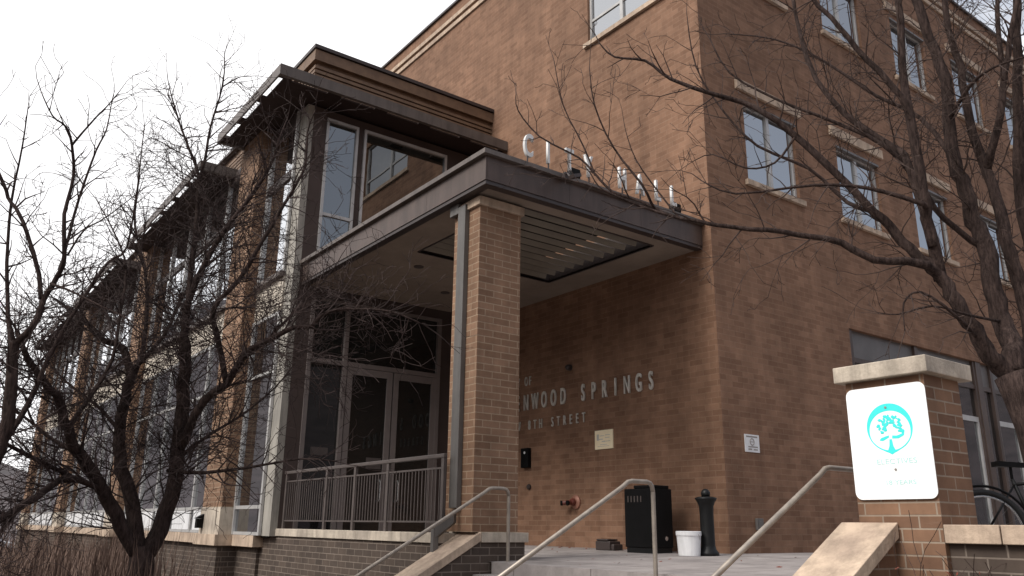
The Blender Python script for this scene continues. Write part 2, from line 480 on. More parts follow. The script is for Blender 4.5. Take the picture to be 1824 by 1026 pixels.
for k_ in ('bronze', 'fascia', 'gutter'): streaks(M[k_], 0.70, (5, 5, 0.5), 0.9)
for k_ in ('stone', 'stone_light', 'post', 'cream'): streaks(M[k_], 0.68, (7, 7, 1.2), 0.9)
streaks(M['soffit'], 0.82, (1.2, 1.2, 1.2), 0.9)
streaks(M['concrete'], 0.72, (2.2, 2.2, 2.2), 0.9)
streaks(M['white'], 0.86, (9, 9, 1.5), 0.9)

# ------------------------------------------------------------------ setting
W, V, U = 11.07, 8.95, 6.226          # sign wall x, street-side wall y, canopy / wing side x


def gz(x, y):
    return -1.25 + 0.25 * max(0.0, min(1.0, (x + 1.5) / 3)) * max(0.0, min(1.0, (y - 8) / 3)) - 0.018 * max(0.0, y - 10) - 0.10 * max(0.0, min(3.0, x * -0.1))


g = MB()
NX, NY = 60, 60
xs = [-400 + 800 * i / NX for i in range(NX + 1)]; ys = [-200 + 700 * j / NY for j in range(NY + 1)]
xs = sorted(set(xs + [-20, -10, -5, 0, 3, 6])); ys = sorted(set(ys + [-10, -5, 0, 5, 10, 15, 20, 30]))
g.add([(x, y, gz(x, y)) for y in ys for x in xs],
      [(j * len(xs) + i, j * len(xs) + i + 1, (j + 1) * len(xs) + i + 1, (j + 1) * len(xs) + i) for j in range(len(ys) - 1) for i in range(len(xs) - 1)])
tag(g.build('ground', M['soil']), kind='structure')


def pz(x):
    return -0.019 * max(0.0, W - x)


p = MB()                                                     # raised plaza slab, falling gently towards the steps
px = [6.75, 8.2, 9.6, W, 45.0]
poly_top = []
for i in range(len(px) - 1):
    x0, x1 = px[i], px[i + 1]
    y1 = 16.0 if x1 <= W else V
    p.add([(x0, -8, pz(x0)), (x1, -8, pz(x1)), (x1, y1, pz(x1)), (x0, y1, pz(x0))], [(0, 1, 2, 3)])
p.add([(6.75, -8, pz(6.75)), (6.75, 9.5, pz(6.75)), (6.75, 9.5, -1.5), (6.75, -8, -1.5)], [(0, 1, 2, 3)])
p.add([(6.75, -8, pz(6.75)), (45, -8, pz(45)), (45, -8, -1.5), (6.75, -8, -1.5)], [(0, 1, 2, 3)])
tag(p.build('plaza', M['concrete']), kind='structure')

_nt = M['concrete'].node_tree
_b = _nt.nodes['Principled BSDF']; _src = _b.inputs['Base Color'].links[0].from_socket
_bt = _nt.nodes.new('ShaderNodeTexBrick'); _bt.offset = 0.0
_bt.inputs['Scale'].default_value = 1.0; _bt.inputs['Brick Width'].default_value = 1.5; _bt.inputs['Row Height'].default_value = 1.5; _bt.inputs['Mortar Size'].default_value = 0.008
for k_, c_ in (('Color1', (1, 1, 1, 1)), ('Color2', (.9, .9, .9, 1)), ('Mortar', (.35, .33, .32, 1))): _bt.inputs[k_].default_value = c_
_gg = _nt.nodes.new('ShaderNodeNewGeometry'); _nt.links.new(_gg.outputs['Position'], _bt.inputs['Vector'])
_mm = _nt.nodes.new('ShaderNodeMixRGB'); _mm.blend_type = 'MULTIPLY'; _mm.inputs['Fac'].default_value = 1
_nt.links.new(_src, _mm.inputs['Color1']); _nt.links.new(_bt.outputs['Color'], _mm.inputs['Color2']); _nt.links.new(_mm.outputs['Color'], _b.inputs['Base Color'])
lf = MB()
rng = random.Random(77)
for k in range(70):
    x = rng.uniform(6.9, 11.0); y = rng.uniform(4.2, 12.5)
    if rng.random() < .4: x = 11.0 - abs(rng.gauss(0, .25)); y = rng.uniform(9.0, 13.5)
    c = Vector((x, y, pz(x) + .006)); a = rng.uniform(0, 6.28); l = rng.uniform(.02, .045)
    e1 = Vector((math.cos(a), math.sin(a), rng.uniform(-.1, .35))) * l; e2 = Vector((-math.sin(a), math.cos(a), rng.uniform(0, .5))) * l * .5
    lf.add([c - e1, c - e2 * .9, c + e1, c + e2], [(0, 1, 2, 3)])
tag(lf.build('dead_leaves', M['berry']), 'a scatter of small dead leaves on the plaza paving', 'leaves', kind='stuff')

sd = MB()
sd.box(-6.0, 3.6, -8, 9.3, -1.35, -1.243)
tag(sd.build('sidewalk', M['concrete']), kind='structure')
rd = MB()
rd.add([(-16, -60, -1.32 + .09), (-6.2, -60, -1.32 + .09), (-6.2, 120, gz(-6, 120) + .03), (-16, 120, gz(-16, 120) + .03)], [(0, 1, 2, 3)])
rd.v = [(x, y, gz(x, y) + 0.02) for x in (-16, -6.2) for y in (-60, 10, 120)]
rd.f = [(0, 3, 4, 1), (1, 4, 5, 2)]
tag(rd.build('road', M['asphalt']), kind='structure')

# concrete stairs between the two cheek walls, running down towards -X
st = MB()
x0, z0 = 6.745, pz(6.75) - 0.155
for k in range(7):
    st.box(x0 - 0.3 * (k + 1), x0 - 0.3 * k, 4.14, 9.50, -1.5, z0 - 0.155 * k)
tag(st.build('stairs', M['concrete']), kind='structure')

# canyon hills behind the wing's end; unseen rest of ring raised to darken glass reflections
rng = random.Random(3)
h = MB()
NA, NR = 160, 12
for a in range(NA + 1):
    deg = -180 + 360 * a / NA
    ang = math.radians(deg)                                   # measured from +Y towards -X
    side = max(0.0, min(1.0, (deg - 1) / 13.0)) if deg > -60 else max(0.0, min(1.0, (-deg - 95) / 25.0))
    lift = 5.2 + 8.8 * side + 1.2 * math.sin(ang * 9) + 0.8 * math.sin(ang * 23 + 1)
    for r_ in range(NR + 1):
        t = r_ / NR
        R_ = 130 + 330 * t
        zz = -5 + math.tan(math.radians(lift)) * R_ * t ** 0.8 + rng.uniform(-1, 1) * 3 * t
        h.v.append((-math.sin(ang) * R_, math.cos(ang) * R_, zz))
for a in range(NA):
    for r_ in range(NR):
        i = a * (NR + 1) + r_
        h.f.append((i, i + 1, i + NR + 2, i + NR + 1))
tag(h.build('hills', M['hill'], smooth=True), kind='structure')


# ------------------------------------------------------------------ brick building
def wall_holes(mb, axis, pos, t0, t1, z0, z1, holes, depth, sign):
    """wall sheet in the plane axis=pos from t0..t1 with rectangular holes (a,b,c,d) and reveals of given depth"""
    ts = sorted({t0, t1} | {x for h_ in holes for x in h_[:2]}); zs = sorted({z0, z1} | {x for h_ in holes for x in h_[2:]})
    P = (lambda t, z, d=0: (pos + sign * d, t, z)) if axis == 'x' else (lambda t, z, d=0: (t, pos + sign * d, z))
    for i in range(len(ts) - 1):
        for j in range(len(zs) - 1):
            c = ((ts[i] + ts[i + 1]) / 2, (zs[j] + zs[j + 1]) / 2)
            if any(h_[0] < c[0] < h_[1] and h_[2] < c[1] < h_[3] for h_ in holes): continue
            mb.add([P(ts[i], zs[j]), P(ts[i + 1], zs[j]), P(ts[i + 1], zs[j + 1]), P(ts[i], zs[j + 1])], [(0, 1, 2, 3)])
    for a, b, c, d in holes:
        for (p0, p1) in (((a, c), (b, c)), ((b, c), (b, d)), ((b, d), (a, d)), ((a, d), (a, c))):
            mb.add([P(*p0), P(*p1), P(*p1, depth), P(*p0, depth)], [(0, 1, 2, 3)])


bld = thing('city_hall_building', (W, V, 0), 'tall brown brick civic building with stone window sills and flat roof', 'building')
win_u = [12.28 + 3.22 * k for k in range(8)]
WIN_W = 1.68
RTOP = 15.35
holes_r = [(u, u + WIN_W, z, z + 1.72) for u in win_u for z in (6.85, 11.48)]
STORE = (15.25, 30.0, 0.0, 4.38)
DEP = 0.16
wl = MB()
holes_r.append(STORE)
wall_holes(wl, 'y', V, W, 42.0, -1.0, RTOP, holes_r, 0.22, 1)
SW = (9.55, 12.14, 11.02, 12.9)
holes_s = [SW]
wall_holes(wl, 'x', W, V, 40.0, -1.0, RTOP, holes_s, 0.16, 1)
wl.add([(W, V, RTOP - .3), (42, V, RTOP - .3), (42, 40, RTOP - .3), (W, 40, RTOP - .3)], [(0, 1, 2, 3)])
wl.add([(42, V, -1), (42, 40, -1), (42, 40, RTOP), (42, V, RTOP)], [(0, 1, 2, 3)])
wl.add([(W, 40, -1), (42, 40, -1), (42, 40, RTOP), (W, 40, RTOP)], [(0, 1, 2, 3)])
wl.build('wall', M['brick'], bld)
cp = MB()
cp.box(W - 0.06, 42.05, V - 0.06, V + 0.3, RTOP, RTOP + 0.07)
cp.box(W - 0.06, W + 0.3, V + 0.3, 40, RTOP, RTOP + 0.07)
cp.build('roof_coping', M['darkmetal'], bld)
for z in (14.58, 14.84):
    b_ = MB()
    b_.box(W - 0.05, 42, V - 0.05, V - 0.002, z, z + 0.13)
    b_.box(W - 0.05, W - 0.002, V - 0.002, 40, z, z + 0.13)
    b_.build('cornice_band', M['stone'], bld)


def building_window(par, axis, pos, t0, t1, z0, z1, lintel=True, split=0.5, rail=None, dep=0.13):
    """a window standing in a wall reveal: frame > pane, mullion, sill, lintel"""
    def bx(mb, a, b, d0, d1, c, d):
        if axis == 'x': mb.box(pos + d0, pos + d1, a, b, c, d)
        else: mb.box(a, b, pos + d0, pos + d1, c, d)
    fr = MB(); w = 0.06
    bx(fr, t0 + .002, t0 + w, dep - .06, dep, z0 + .002, z1 - .002); bx(fr, t1 - w, t1 - .002, dep - .06, dep, z0 + .002, z1 - .002)
    bx(fr, t0 + w, t1 - w, dep - .06, dep, z0 + .002, z0 + w); bx(fr, t0 + w, t1 - w, dep - .06, dep, z1 - w, z1 - .002)
    m_ = t0 + (t1 - t0) * split
    bx(fr, m_ - .045, m_ + .045, dep - .07, dep, z0 + w, z1 - w)
    if rail:
        bx(fr, t0 + w, m_ - .045, dep - .05, dep, rail - .03, rail + .03); bx(fr, m_ + .045, t1 - w, dep - .05, dep, rail - .03, rail + .03)
    f = fr.build('window', M['alu'], par)
    for a, b in ((t0 + w - .01, m_ - .04), (m_ + .04, t1 - w + .01)):
        pn = MB(); bx(pn, a, b, dep - .025, dep - .012, z0 + w - .01, z1 - w + .01); pn.build('pane', M['glass'], f)
    s = MB(); bx(s, t0 - .10, t1 + .10, -.07, dep - .07, z0 - .11, z0 - .002); s.build('sill', M['stone'], f)
    if lintel:
        s = MB(); bx(s, t0 - .22, t1 + .22, -.06, -.002, z1 + .20, z1 + .42); s.build('lintel', M['stone'], f)
        s = MB(); bx(s, t0 - .02, t1 + .02, -.03, dep - .07, z1 - .05, z1 + .0); s.build('head_flashing', M['frame_dark'], f)
    return f


for u in win_u:
    for z in (6.85, 11.48):
        building_window(bld, 'y', V, u, u + WIN_W, z, z + 1.72)
building_window(bld, 'x', W, SW[0], SW[1], SW[2], SW[3], lintel=False, split=0.6, rail=11.62)

# storefront recess under the brick
SX0, SX1, SZ = STORE[0], STORE[1], STORE[3]
sf = MB()
sf.box(SX0 + .002, SX1 - .002, V + .06, V + .17, 3.70, 3.80)
for u in (15.28, 17.9, 20.62, 21.5, 23.9, 26.4, 29.0):
    sf.box(u, u + .13, V + .04, V + .18, 0.0, SZ - .002)
sf.box(20.72, 20.98, V + .02, V + .19, 0.0, SZ - .004)
sfo = sf.build('storefront', M['bronze'], bld)
b_ = MB(); b_.box(SX0 + .003, SX1 - .003, V + .10, V + .14, 3.80, SZ - .003); b_.build('spandrel_panel', M['frame_dark'], sfo)
b_ = MB(); b_.box(SX0 + .003, SX1 - .003, V + .20, V + .24, 0, 3.70); 
pan = MB()
for a, b in ((15.41, 17.9), (18.03, 20.62), (20.98, 21.5), (21.63, 23.9), (24.03, 26.4), (26.53, 29.0)):
    pan.box(a, b, V + .12, V + .13, 0.02, 3.70)
pan.build('pane', M['glass_shop'], sfo)
fr = MB()
for a, b in ((18.03, 20.62), (21.63, 23.9), (24.03, 26.4)):
    m_ = (a + b) / 2
    for t in (a + .03, m_ - .05, m_ + .05, b - .03):
        fr.box(t - .045, t + .045, V + .07, V + .12, 0.02, 2.9)
    fr.box(a, b, V + .075, V + .115, 2.9, 3.02)
    fr.box(a, b, V + .08, V + .112, 0.02, 0.24)
fr.build('door_frame', M['alu'], sfo)
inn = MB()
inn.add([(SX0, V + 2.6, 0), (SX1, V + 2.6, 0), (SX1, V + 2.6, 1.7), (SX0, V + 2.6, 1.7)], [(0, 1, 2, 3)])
inn.build('reflection_wall', M['tan_reflect'], bld)  # tan wall added behind the glass in place of a tan reflection
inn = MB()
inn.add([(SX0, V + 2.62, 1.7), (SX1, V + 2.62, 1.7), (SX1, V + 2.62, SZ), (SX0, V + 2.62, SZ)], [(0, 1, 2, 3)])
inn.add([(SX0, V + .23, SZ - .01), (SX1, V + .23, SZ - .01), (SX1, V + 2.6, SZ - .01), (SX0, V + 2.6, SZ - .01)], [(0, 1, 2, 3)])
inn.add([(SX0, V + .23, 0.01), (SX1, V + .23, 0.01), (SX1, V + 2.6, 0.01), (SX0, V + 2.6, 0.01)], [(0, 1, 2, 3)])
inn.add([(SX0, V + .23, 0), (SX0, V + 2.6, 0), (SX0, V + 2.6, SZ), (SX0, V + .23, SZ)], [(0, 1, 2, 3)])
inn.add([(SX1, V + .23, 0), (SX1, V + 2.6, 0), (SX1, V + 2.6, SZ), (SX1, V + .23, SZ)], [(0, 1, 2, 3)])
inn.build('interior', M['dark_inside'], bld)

# ------------------------------------------------------------------ glass wing
FX = 6.06                       # glazing plane of the wing
WEND = 50.6
DV = 16.0                       # entrance door wall y
wing = thing('glass_wing', (FX, DV, 0), 'long two storey glass wing with tan brick piers and overhanging dark roofs', 'building')
pl = MB()
pl.box(6.16, 7.0, 16.822, WEND + .3, -2.6, -.081)
for y in (18.05, 28.25, 38.5, 48.9): pl.box(5.74, 6.159, y - .04, y + 1.36, -2.6, -.081)
pl.build('plinth_wall', M['brick_dark'], wing)
bd = MB(); bd.box(6.02, 6.5, 16.70, WEND + .35, -.08, .14)
for y in (18.05, 28.25, 38.5, 48.9): bd.box(5.66, 6.019, y - .10, y + 1.42, -.08, .14)
bd.build('stone_base_band', M['stone'], wing)
vt = MB()
for k in range(5): vt.box(6.14, 6.159, 46.0 + k * .75, 46.35 + k * .75, -1.5, -.55)
vt.build('plinth_vent', M['black'], wing)
# light corner post
cpst = MB(); cpst.box(FX + .02, FX + .17, 16.002, 16.42, .141, 9.47)
cpst.build('corner_post', M['post'], wing)
PIERS = [18.05, 28.25, 38.5, 48.9]
PW = 1.32
for y in PIERS:
    q = MB(); q.box(5.76, FX + .5, y, y + PW, .705, 9.85); o = q.build('brick_pier', M['brick_col'], wing)
    q = MB(); q.box(5.74, FX + .5, y - .02, y + PW + .02, .141, .70); q.build('pier_base', M['stone_light'], o)
    q = MB(); q.box(5.80, FX + .45, y + .03, y + PW - .03, 9.852, 9.93); q.build('pier_cap', M['darkmetal'], o)
# glazing bays
bays = [(16.42, 18.05, 1)] + [(PIERS[i] + PW, PIERS[i + 1], 5) for i in range(3)]
for y0, y1, n in bays:
    fr = MB()
    fr.box(FX + .03, FX + .05, y0, y1, .145, 9.45)
    fo = fr.build('window_wall', M['frame_dark'], wing)
    for z, t in ((.145, .06), (.66, .07), (3.42, .07), (4.68, .068), (5.62, .06), (7.86, .20), (9.15, .3)):
        q = MB(); q.box(FX - .03, FX + .03, y0 + .002, y1 - .002, z, z + t); q.build('transom', M['alu'] if t < .1 else M['darkmetal'], fo)
    sp = MB(); sp.box(FX - .02, FX + .028, y0, y1, 4.752, 5.50); sp.build('spandrel_panel', M['cream'], fo)
    sp = MB(); sp.box(FX - .12, FX + .028, y0, y1, 5.502, 5.615); sp.build('ledge', M['fascia'], fo)
    ts = [y0 + .04, y1 - .04] + [y0 + (y1 - y0) * k / n for k in range(1, n)]
    for t in ts:
        mu = MB(); mu.box(FX - .045, FX + .045, t - .04, t + .04, .146, 4.749); mu.build('mullion', M['alu'], fo)
        mu = MB(); mu.box(FX - .045, FX + .045, t - .04, t + .04, 5.617, 9.455); mu.build('mullion', M['alu'], fo)
    pn = MB(); pn.box(FX + .01, FX + .02, y0, y1, .15, 4.75);
    pn.build('pane', M['glass_dim'], fo)
    pn = MB(); pn.box(FX + .01, FX + .02, y0, y1, 5.62, 9.44); pn.build('pane', M['glass_upper'], fo)
    if n > 1:
        wp = MB()
        for k in range(n):
            t0 = y0 + (y1 - y0) * k / n + .16; t1 = y0 + (y1 - y0) * (k + 1) / n - .16
            wp.box(FX - .02, FX + .005, t0, t1, .21, .655)
        wp.build('infill_panel', M['white'], fo)
# backing walls, floors (opaque core so that nothing leaks through)
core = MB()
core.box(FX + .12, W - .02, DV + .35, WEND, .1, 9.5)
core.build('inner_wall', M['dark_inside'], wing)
# roofs with slotted overhangs
RZ0, RZ1 = 9.50, 9.745


def slotted_roof(y0, y1, first):
    zb, zt = (RZ0, RZ1) if first else (RZ0 - .20, RZ1 - .20)
    x0 = 5.09
    e = MB()
    e.box(x0, x0 + .04, y0, y1, zb, zt)                                  # fascia along the street
    if first: e.box(x0 + .04, W - .003, y0, y0 + .10, zb, zt)
    else: e.box(x0 + .04, FX + .2, y0, y0 + .10, zb, zt)
    e.box(x0 + .04, FX + .3, y1 - .10, y1, zb, zt)
    r = e.build('roof', M['fascia'], wing)
    s = MB()
    zs0, zs1 = zb + .05, zb + .09
    sl = .17
    n = max(2, round((y1 - y0) / 1.38))
    xa = x0 + .04 + .14
    for k in range(n + 1):                                               # bridges between the slots
        yc = y0 + .10 + (y1 - y0 - .2) * k / n
        s.box(x0 + .04, xa, max(y0 + .10, yc - .16), min(y1 - .10, yc + .16), zs0, zs1)
    ya = y0 + .10
    if first:
        ya = y0 + .10 + sl
        m = 5
        for k in range(m + 1):
            xc = xa + (W - xa) * k / m
            s.box(max(xa, xc - .16), min(W - .004, xc + .16), y0 + .10, ya, zs0, zs1)
    xe = W - .004 if first else FX + .5
    s.box(xa, xe, ya, y1 - .10, zs0, zs1)
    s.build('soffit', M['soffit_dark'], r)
    return r


ROOFS = [(15.2, 19.38), (20.72, 29.0), (31.1, 39.2), (41.2, 50.7)]
for i, (a, b) in enumerate(ROOFS): slotted_roof(a, b, i == 0)
# ribbed clerestory box behind the roofs
YB = 19.8
cl = MB(); cl.box(6.19, W - .003, 15.98, YB, 9.70, 10.84)
for k in range(6):
    z = 9.80 + k * .115
    cl.box(6.12, 6.188, 15.91, YB, z, z + .075); cl.box(6.188, W - .004, 15.91, 15.978, z, z + .075)
cl.box(6.19, W - .003, YB + .002, WEND, 9.40, 10.34)
for k in range(6):
    z = 9.45 + k * .115
    cl.box(6.12, 6.188, YB, WEND, z, z + .075)
clo = cl.build('clerestory_wall', M['rib'], wing)
q = MB(); q.box(6.08, W - .003, 15.87, 15.975, 10.56, 10.82); q.box(6.08, 6.185, 15.976, YB, 10.56, 10.82); q.build('top_band', M['rib'], clo)
q = MB(); q.box(6.05, W - .004, 15.83, YB + .05, 10.845, 10.93); q.build('coping', M['darkmetal'], clo)
q = MB(); q.box(6.05, W - .004, YB + .06, WEND + .05, 10.345, 10.43); q.build('coping', M['darkmetal'], clo)

# entrance door wall, facing the street side
dw = MB()
dw.box(6.235, 6.55, DV, DV + .3, -.3, 9.47)
dw.box(9.78, W - .003, DV + .02, DV + .3, -.3, 9.47)
dw.box(6.55, 9.78, DV + .02, DV + .3, 5.05, 5.85)
dw.box(6.55, 9.78, DV + .02, DV + .3, 9.27, 9.47)
dw.box(7.34, 7.49, DV + .02, DV + .3, 5.85, 9.27)
dwo = dw.build('entrance_wall', M['taupe'], wing)
ent = MB()
for u in (6.58, 7.40, 9.74):
    ent.box(u - .04, u + .05, DV - .03, DV + .06, -.12, 5.05)
ent.box(6.55, 9.78, DV - .02, DV + .05, 3.64, 3.74)
ent.box(6.55, 9.78, DV - .02, DV + .05, 4.98, 5.048)
ent.build('entrance_frame', M['doorframe'], dwo)
q = MB(); q.box(6.6, 7.38, DV + .055, DV + .065, -.1, 4.98); q.box(7.44, 9.72, DV + .055, DV + .065, 3.74, 4.98); q.build('pane', M['glass_door'], dwo)
for a, b in ((7.47, 8.57), (8.60, 9.70)):
    d = MB()
    d.box(a, a + .13, DV - .02, DV + .04, -.1, 3.63); d.box(b - .13, b, DV - .02, DV + .04, -.1, 3.63)
    d.box(a + .13, b - .13, DV - .015, DV + .04, 3.48, 3.63); d.box(a + .13, b - .13, DV - .015, DV + .04, -.1, .2)
    do = d.build('door', M['doorframe'], wing)
    q = MB(); q.box(a + .12, b - .12, DV + .01, DV + .02, .19, 3.49); q.build('pane', M['glass_door'], do)
    hx = b - .2 if a < 8 else a + .2
    q = MB(); q.tube([(hx, DV - .02, .85), (hx, DV - .09, .9), (hx, DV - .09, 1.25), (hx, DV - .02, 1.3)], .014); q.build('handle', M['chrome'], do)
for a, b, rail in ((6.55, 7.34, 6.95), (7.49, 9.76, None)):
    f = MB()
    f.box(a, a + .06, DV - .03, DV + .05, 5.852, 9.268); f.box(b - .06, b, DV - .03, DV + .05, 5.852, 9.268)
    f.box(a + .06, b - .06, DV - .03, DV + .05, 9.20, 9.268); f.box(a + .06, b - .06, DV - .03, DV + .05, 5.852, 5.92)
    if rail: f.box(a + .06, b - .06, DV - .025, DV + .05, rail - .035, rail + .035)
    fo = f.build('window', M['alu'], wing)
    q = MB(); q.box(a + .05, b - .05, DV + .02, DV + .03, 5.91, 9.21); q.build('pane', M['glass_entry'], fo)
# paper notices stuck to the door glass
n_ = MB(); n_.box(6.80, 7.18, DV + .045, DV + .052, 1.74, 1.90); tag(n_.build('paper_notice', M['railing']), 'small pale notice on the dark glass panel left of the doors', 'notice')
n_ = MB(); n_.box(8.05, 8.40, DV + .0, DV + .008, 1.52, 1.75); tag(n_.build('paper_notice', M['railing']), 'small pale notice low on the left glass entrance door', 'notice')

# small hooded lamp on the first pier base
lm = MB(); lm.box(5.60, 5.738, 19.12, 19.26, .26, .46); lm.prism([(5.56, 19.10, .462), (5.738, 19.10, .462), (5.738, 19.10, .56)], (0, .18, 0))
tag(lm.build('wall_lamp', M['black']), 'small black hooded lamp on the pale base of the nearest brick pier', 'lamp')

# ------------------------------------------------------------------ entrance canopy
can = thing('entrance_canopy', (U, 9.1, 5.2), 'flat entrance canopy with grey steel fascia and slatted opening', 'canopy')
CY0, CY1, CZ0, CZ1 = 9.11, 15.98, 5.24, 5.765
ys_ = [CY0 + .04, 10.85, 12.6, 14.35, CY1]
for a, b in zip(ys_[:-1], ys_[1:]):
    fs = MB(); fs.box(U + .04, U + .07, a + .002, b - .002, CZ0 + .06, CZ1 - .075); fs.build('fascia_panel', M['bronze'], can)
xs_ = [U + .072, 7.9, 9.5, W - .003]
for a, b in zip(xs_[:-1], xs_[1:]):
    fs = MB(); fs.box(a, b - .004, CY0 + .04, CY0 + .07, CZ0 + .06, CZ1 - .075); fs.build('fascia_panel', M['bronze'], can)
fs = MB()
for q_ in ((U - .03, W - .003, CY0 - .03, 9.60), (U - .03, W - .003, 12.59, CY1), (U - .03, 7.10, 9.60, 12.59), (10.30, W - .003, 9.60, 12.59)): fs.box(*q_, CZ1 - .075, CZ1)
fs.build('roof_edge', M['fascia'], can)
fs = MB(); fs.box(7.102, 9.96, 9.602, 12.588, CZ1 - .072, CZ1 - .01); fs.build('shade_deck', M['black'], can)  # black stands in for shade between slats; strip left open to light their ends
fs = MB(); fs.box(U + .055, U + .20, CY0 + .055, CY1, CZ0, CZ0 + .058); fs.box(U + .20, W - .003, CY0 + .055, CY0 + .20, CZ0, CZ0 + .058); fs.build('bottom_flange', M['darkmetal'], can)
OX0, OX1, OY0, OY1 = 7.14, 10.26, 9.62, 12.57
so = MB()
zs = CZ0 + .02
for (a, b, c, d) in ((U + .20, OX0, CY0 + .20, CY1), (OX1, W - .003, CY0 + .20, CY1), (OX0, OX1, CY0 + .20, OY0), (OX0, OX1, OY1, CY1)):
    so.box(a, b, c, d, zs, zs + .03)
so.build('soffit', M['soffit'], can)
dr = MB()
for (a, b, c, d) in ((OX0 - .03, OX0, OY0, OY1), (OX1, OX1 + .03, OY0, OY1), (OX0, OX1, OY0 - .03, OY0), (OX0, OX1, OY1, OY1 + .03)):
    dr.box(a, b, c, d, zs - .012, zs + .45)
dr.build('opening_frame', M['darkmetal'], can)
for k in range(10):
    y = OY0 + .12 + (OY1 - OY0 - .35) * k / 9
    s = MB(); s.prism([(OX0 + .01, y + .15, zs + .03), (OX0 + .01, y + .18, zs + .035), (OX0 + .01, y + .14, zs + .125), (OX0 + .01, y + .11, zs + .12)], (OX1 - OX0 - .16, 0, 0))
    s.build('slat', M['slat'], can)
for (x, y) in ((7.6, 13.35), (9.0, 14.6)):
    s = MB(); s.lathe((x, y, zs - .015), [(.10, 0), (.10, .014), (.07, .014), (.06, .004)], 20); s.build('downlight', M['railing'], can)

# column under the canopy corner
cm = thing('brick_column', (6.85, 9.9, .3), 'square tan brick column holding up the canopy corner beside the steps', 'column')
KX0, KX1, KY0, KY1 = 6.47, 7.24, 9.57, 10.27
q = MB(); q.box(KX0, KX1, KY0, KY1, .302, 5.07); q.build('shaft', M['brick_col'], cm)
q = MB(); q.box(KX0 - .045, KX1 + .045, KY0 - .045, KY1 + .045, 5.072, 5.21); q.build('cap', M['stone'], cm, bevel=.008)
q = MB(); q.box(KX0 + .1, KX1 - .1, KY0 + .1, KY1 - .1, 5.212, 5.258); q.build('bearing_plate', M['darkmetal'], cm)
# downspout in front of its left side
q = MB()
q.box(6.385, 6.465, 9.86, 10.06, 0.62, 5.16)
q.box(6.385, 6.465, 10.062, 10.30, 5.06, 5.235)
q.prism([(6.36, 9.87, .60), (6.36, 9.87, .42), (6.10, 9.96, .20), (6.10, 9.96, .38)], (.08, .06, 0))
q.box(6.09, 6.175, 9.955, 10.03, -.9, .36)
tag(q.build('downspout', M['gutter'], bevel=.006), 'grey rectangular downspout running down the brick column', 'downspout')

# ------------------------------------------------------------------ lettering
hall = thing('roof_lettering', (8.7, 9.2, 5.77), 'white metal letters standing along the canopy edge', 'lettering')
cw = {'C': .17, 'I': .1, 'T': .17, 'Y': .17, 'H': .17, 'A': .17, 'L': .15}
for ch, u in zip('CITYHALL', (7.0, 7.46, 7.86, 8.27, 9.03, 9.46, 9.92, 10.32)):
    text_part('letter', ch, .37, .50, (u, 9.20, 5.93), '-y', M['letter_white'], hall, .05, bold=.03)
for u in (7.08, 7.5, 7.94, 8.36, 9.12, 9.55, 9.99, 10.39):
    q = MB(); q.box(u - .008, u + .008, 9.19, 9.21, 5.767, 5.94); q.build('letter_post', M['darkmetal'], hall)

txt = thing('wall_lettering', (W, 12.8, 2.8), 'rows of grey metal letters on the brick wall under the canopy', 'lettering')
y = 15.10
for k, ch in enumerate('GLENWOOD SPRINGS'):
    if ch != ' ':
        text_part('letter', ch, .335, .47, (W - .03, 15.27 - .3165 * k, 2.86), '-x', M['letter'], txt, .035, True, bold=.022)
for k, ch in enumerate('CITY OF'):
    if ch != ' ': text_part('letter', ch, .20, .5, (W - .02, 15.04 - .14 * k, 3.40), '-x', M['letter'], txt, .025, True)
for k, ch in enumerate('101 W 8TH STREET'):
    if ch != ' ': text_part('letter', ch, .20, .55, (W - .02, 15.41 - .199 * k, 2.42), '-x', M['letter'], txt, .025, True)

# ------------------------------------------------------------------ low walls, caps, steps
lw = thing('ramp_wall', (6.4, 13.5, -1.2), 'low dark brick wall with pale stone cap beneath the railing', 'wall')
q = MB(); q.box(6.23, 6.55, 10.035, 16.82, -1.6, .145); q.build('base', M['brick_dark'], lw)
ys_ = [16.88, 14.06, 12.54, 11.05, 10.033]
for a, b in zip(ys_[1:], ys_[:-1]):
    q = MB(); q.box(U - .03, 6.58, a + .003, b - .003, .147, .283); q.build('cap_stone', M['stone_light'], lw, bevel=.006)
SL = .55


def cheek(name, label, v0, v1, xs_, zs_, xe, flat, base_mat):
    t = thing(name, (xs_, v0, -1.2), label, 'wall')
    ze = zs_ - SL * (xs_ - xe)
    q = MB(); q.prism([(xe, v0, ze), (xs_, v0, zs_), (xs_, v0, zs_ - .12), (xe, v0, ze - .12)], (0, v1 - v0, 0)); q.build('sloped_cap', M['stone'], t, bevel=.006)
    q = MB(); q.prism([(xe + .05, v0 + .04, ze - .10), (xs_, v0 + .04, zs_ - .125), (xs_, v0 + .04, -1.6), (xe + .05, v0 + .04, -1.6)], (0, v1 - v0 - .08, 0)); q.build('base', base_mat, t)
    if flat:
        q = MB(); q.box(xs_ + .004, flat, v0, 10.36, zs_ - .14, zs_ - .008); q.build('flat_cap', M['stone_light'], t, bevel=.006)
        q = MB(); q.box(xs_ + .002, flat - .04, v0 + .04, 10.32, -1.6, zs_ - .142); q.build('pedestal', base_mat, t)
    return t


cheek('stair_wall', 'sloping stone capped stair wall at the foot of the brick column', 9.52, 10.03, 6.59, .308, 4.2, 7.40, M['brick_dark'])
cheek('stair_wall', 'sloping stone capped stair wall running down from the white sign pillar', 3.62, 4.12, 6.585, .455, 4.0, None, M['brick_sign'])

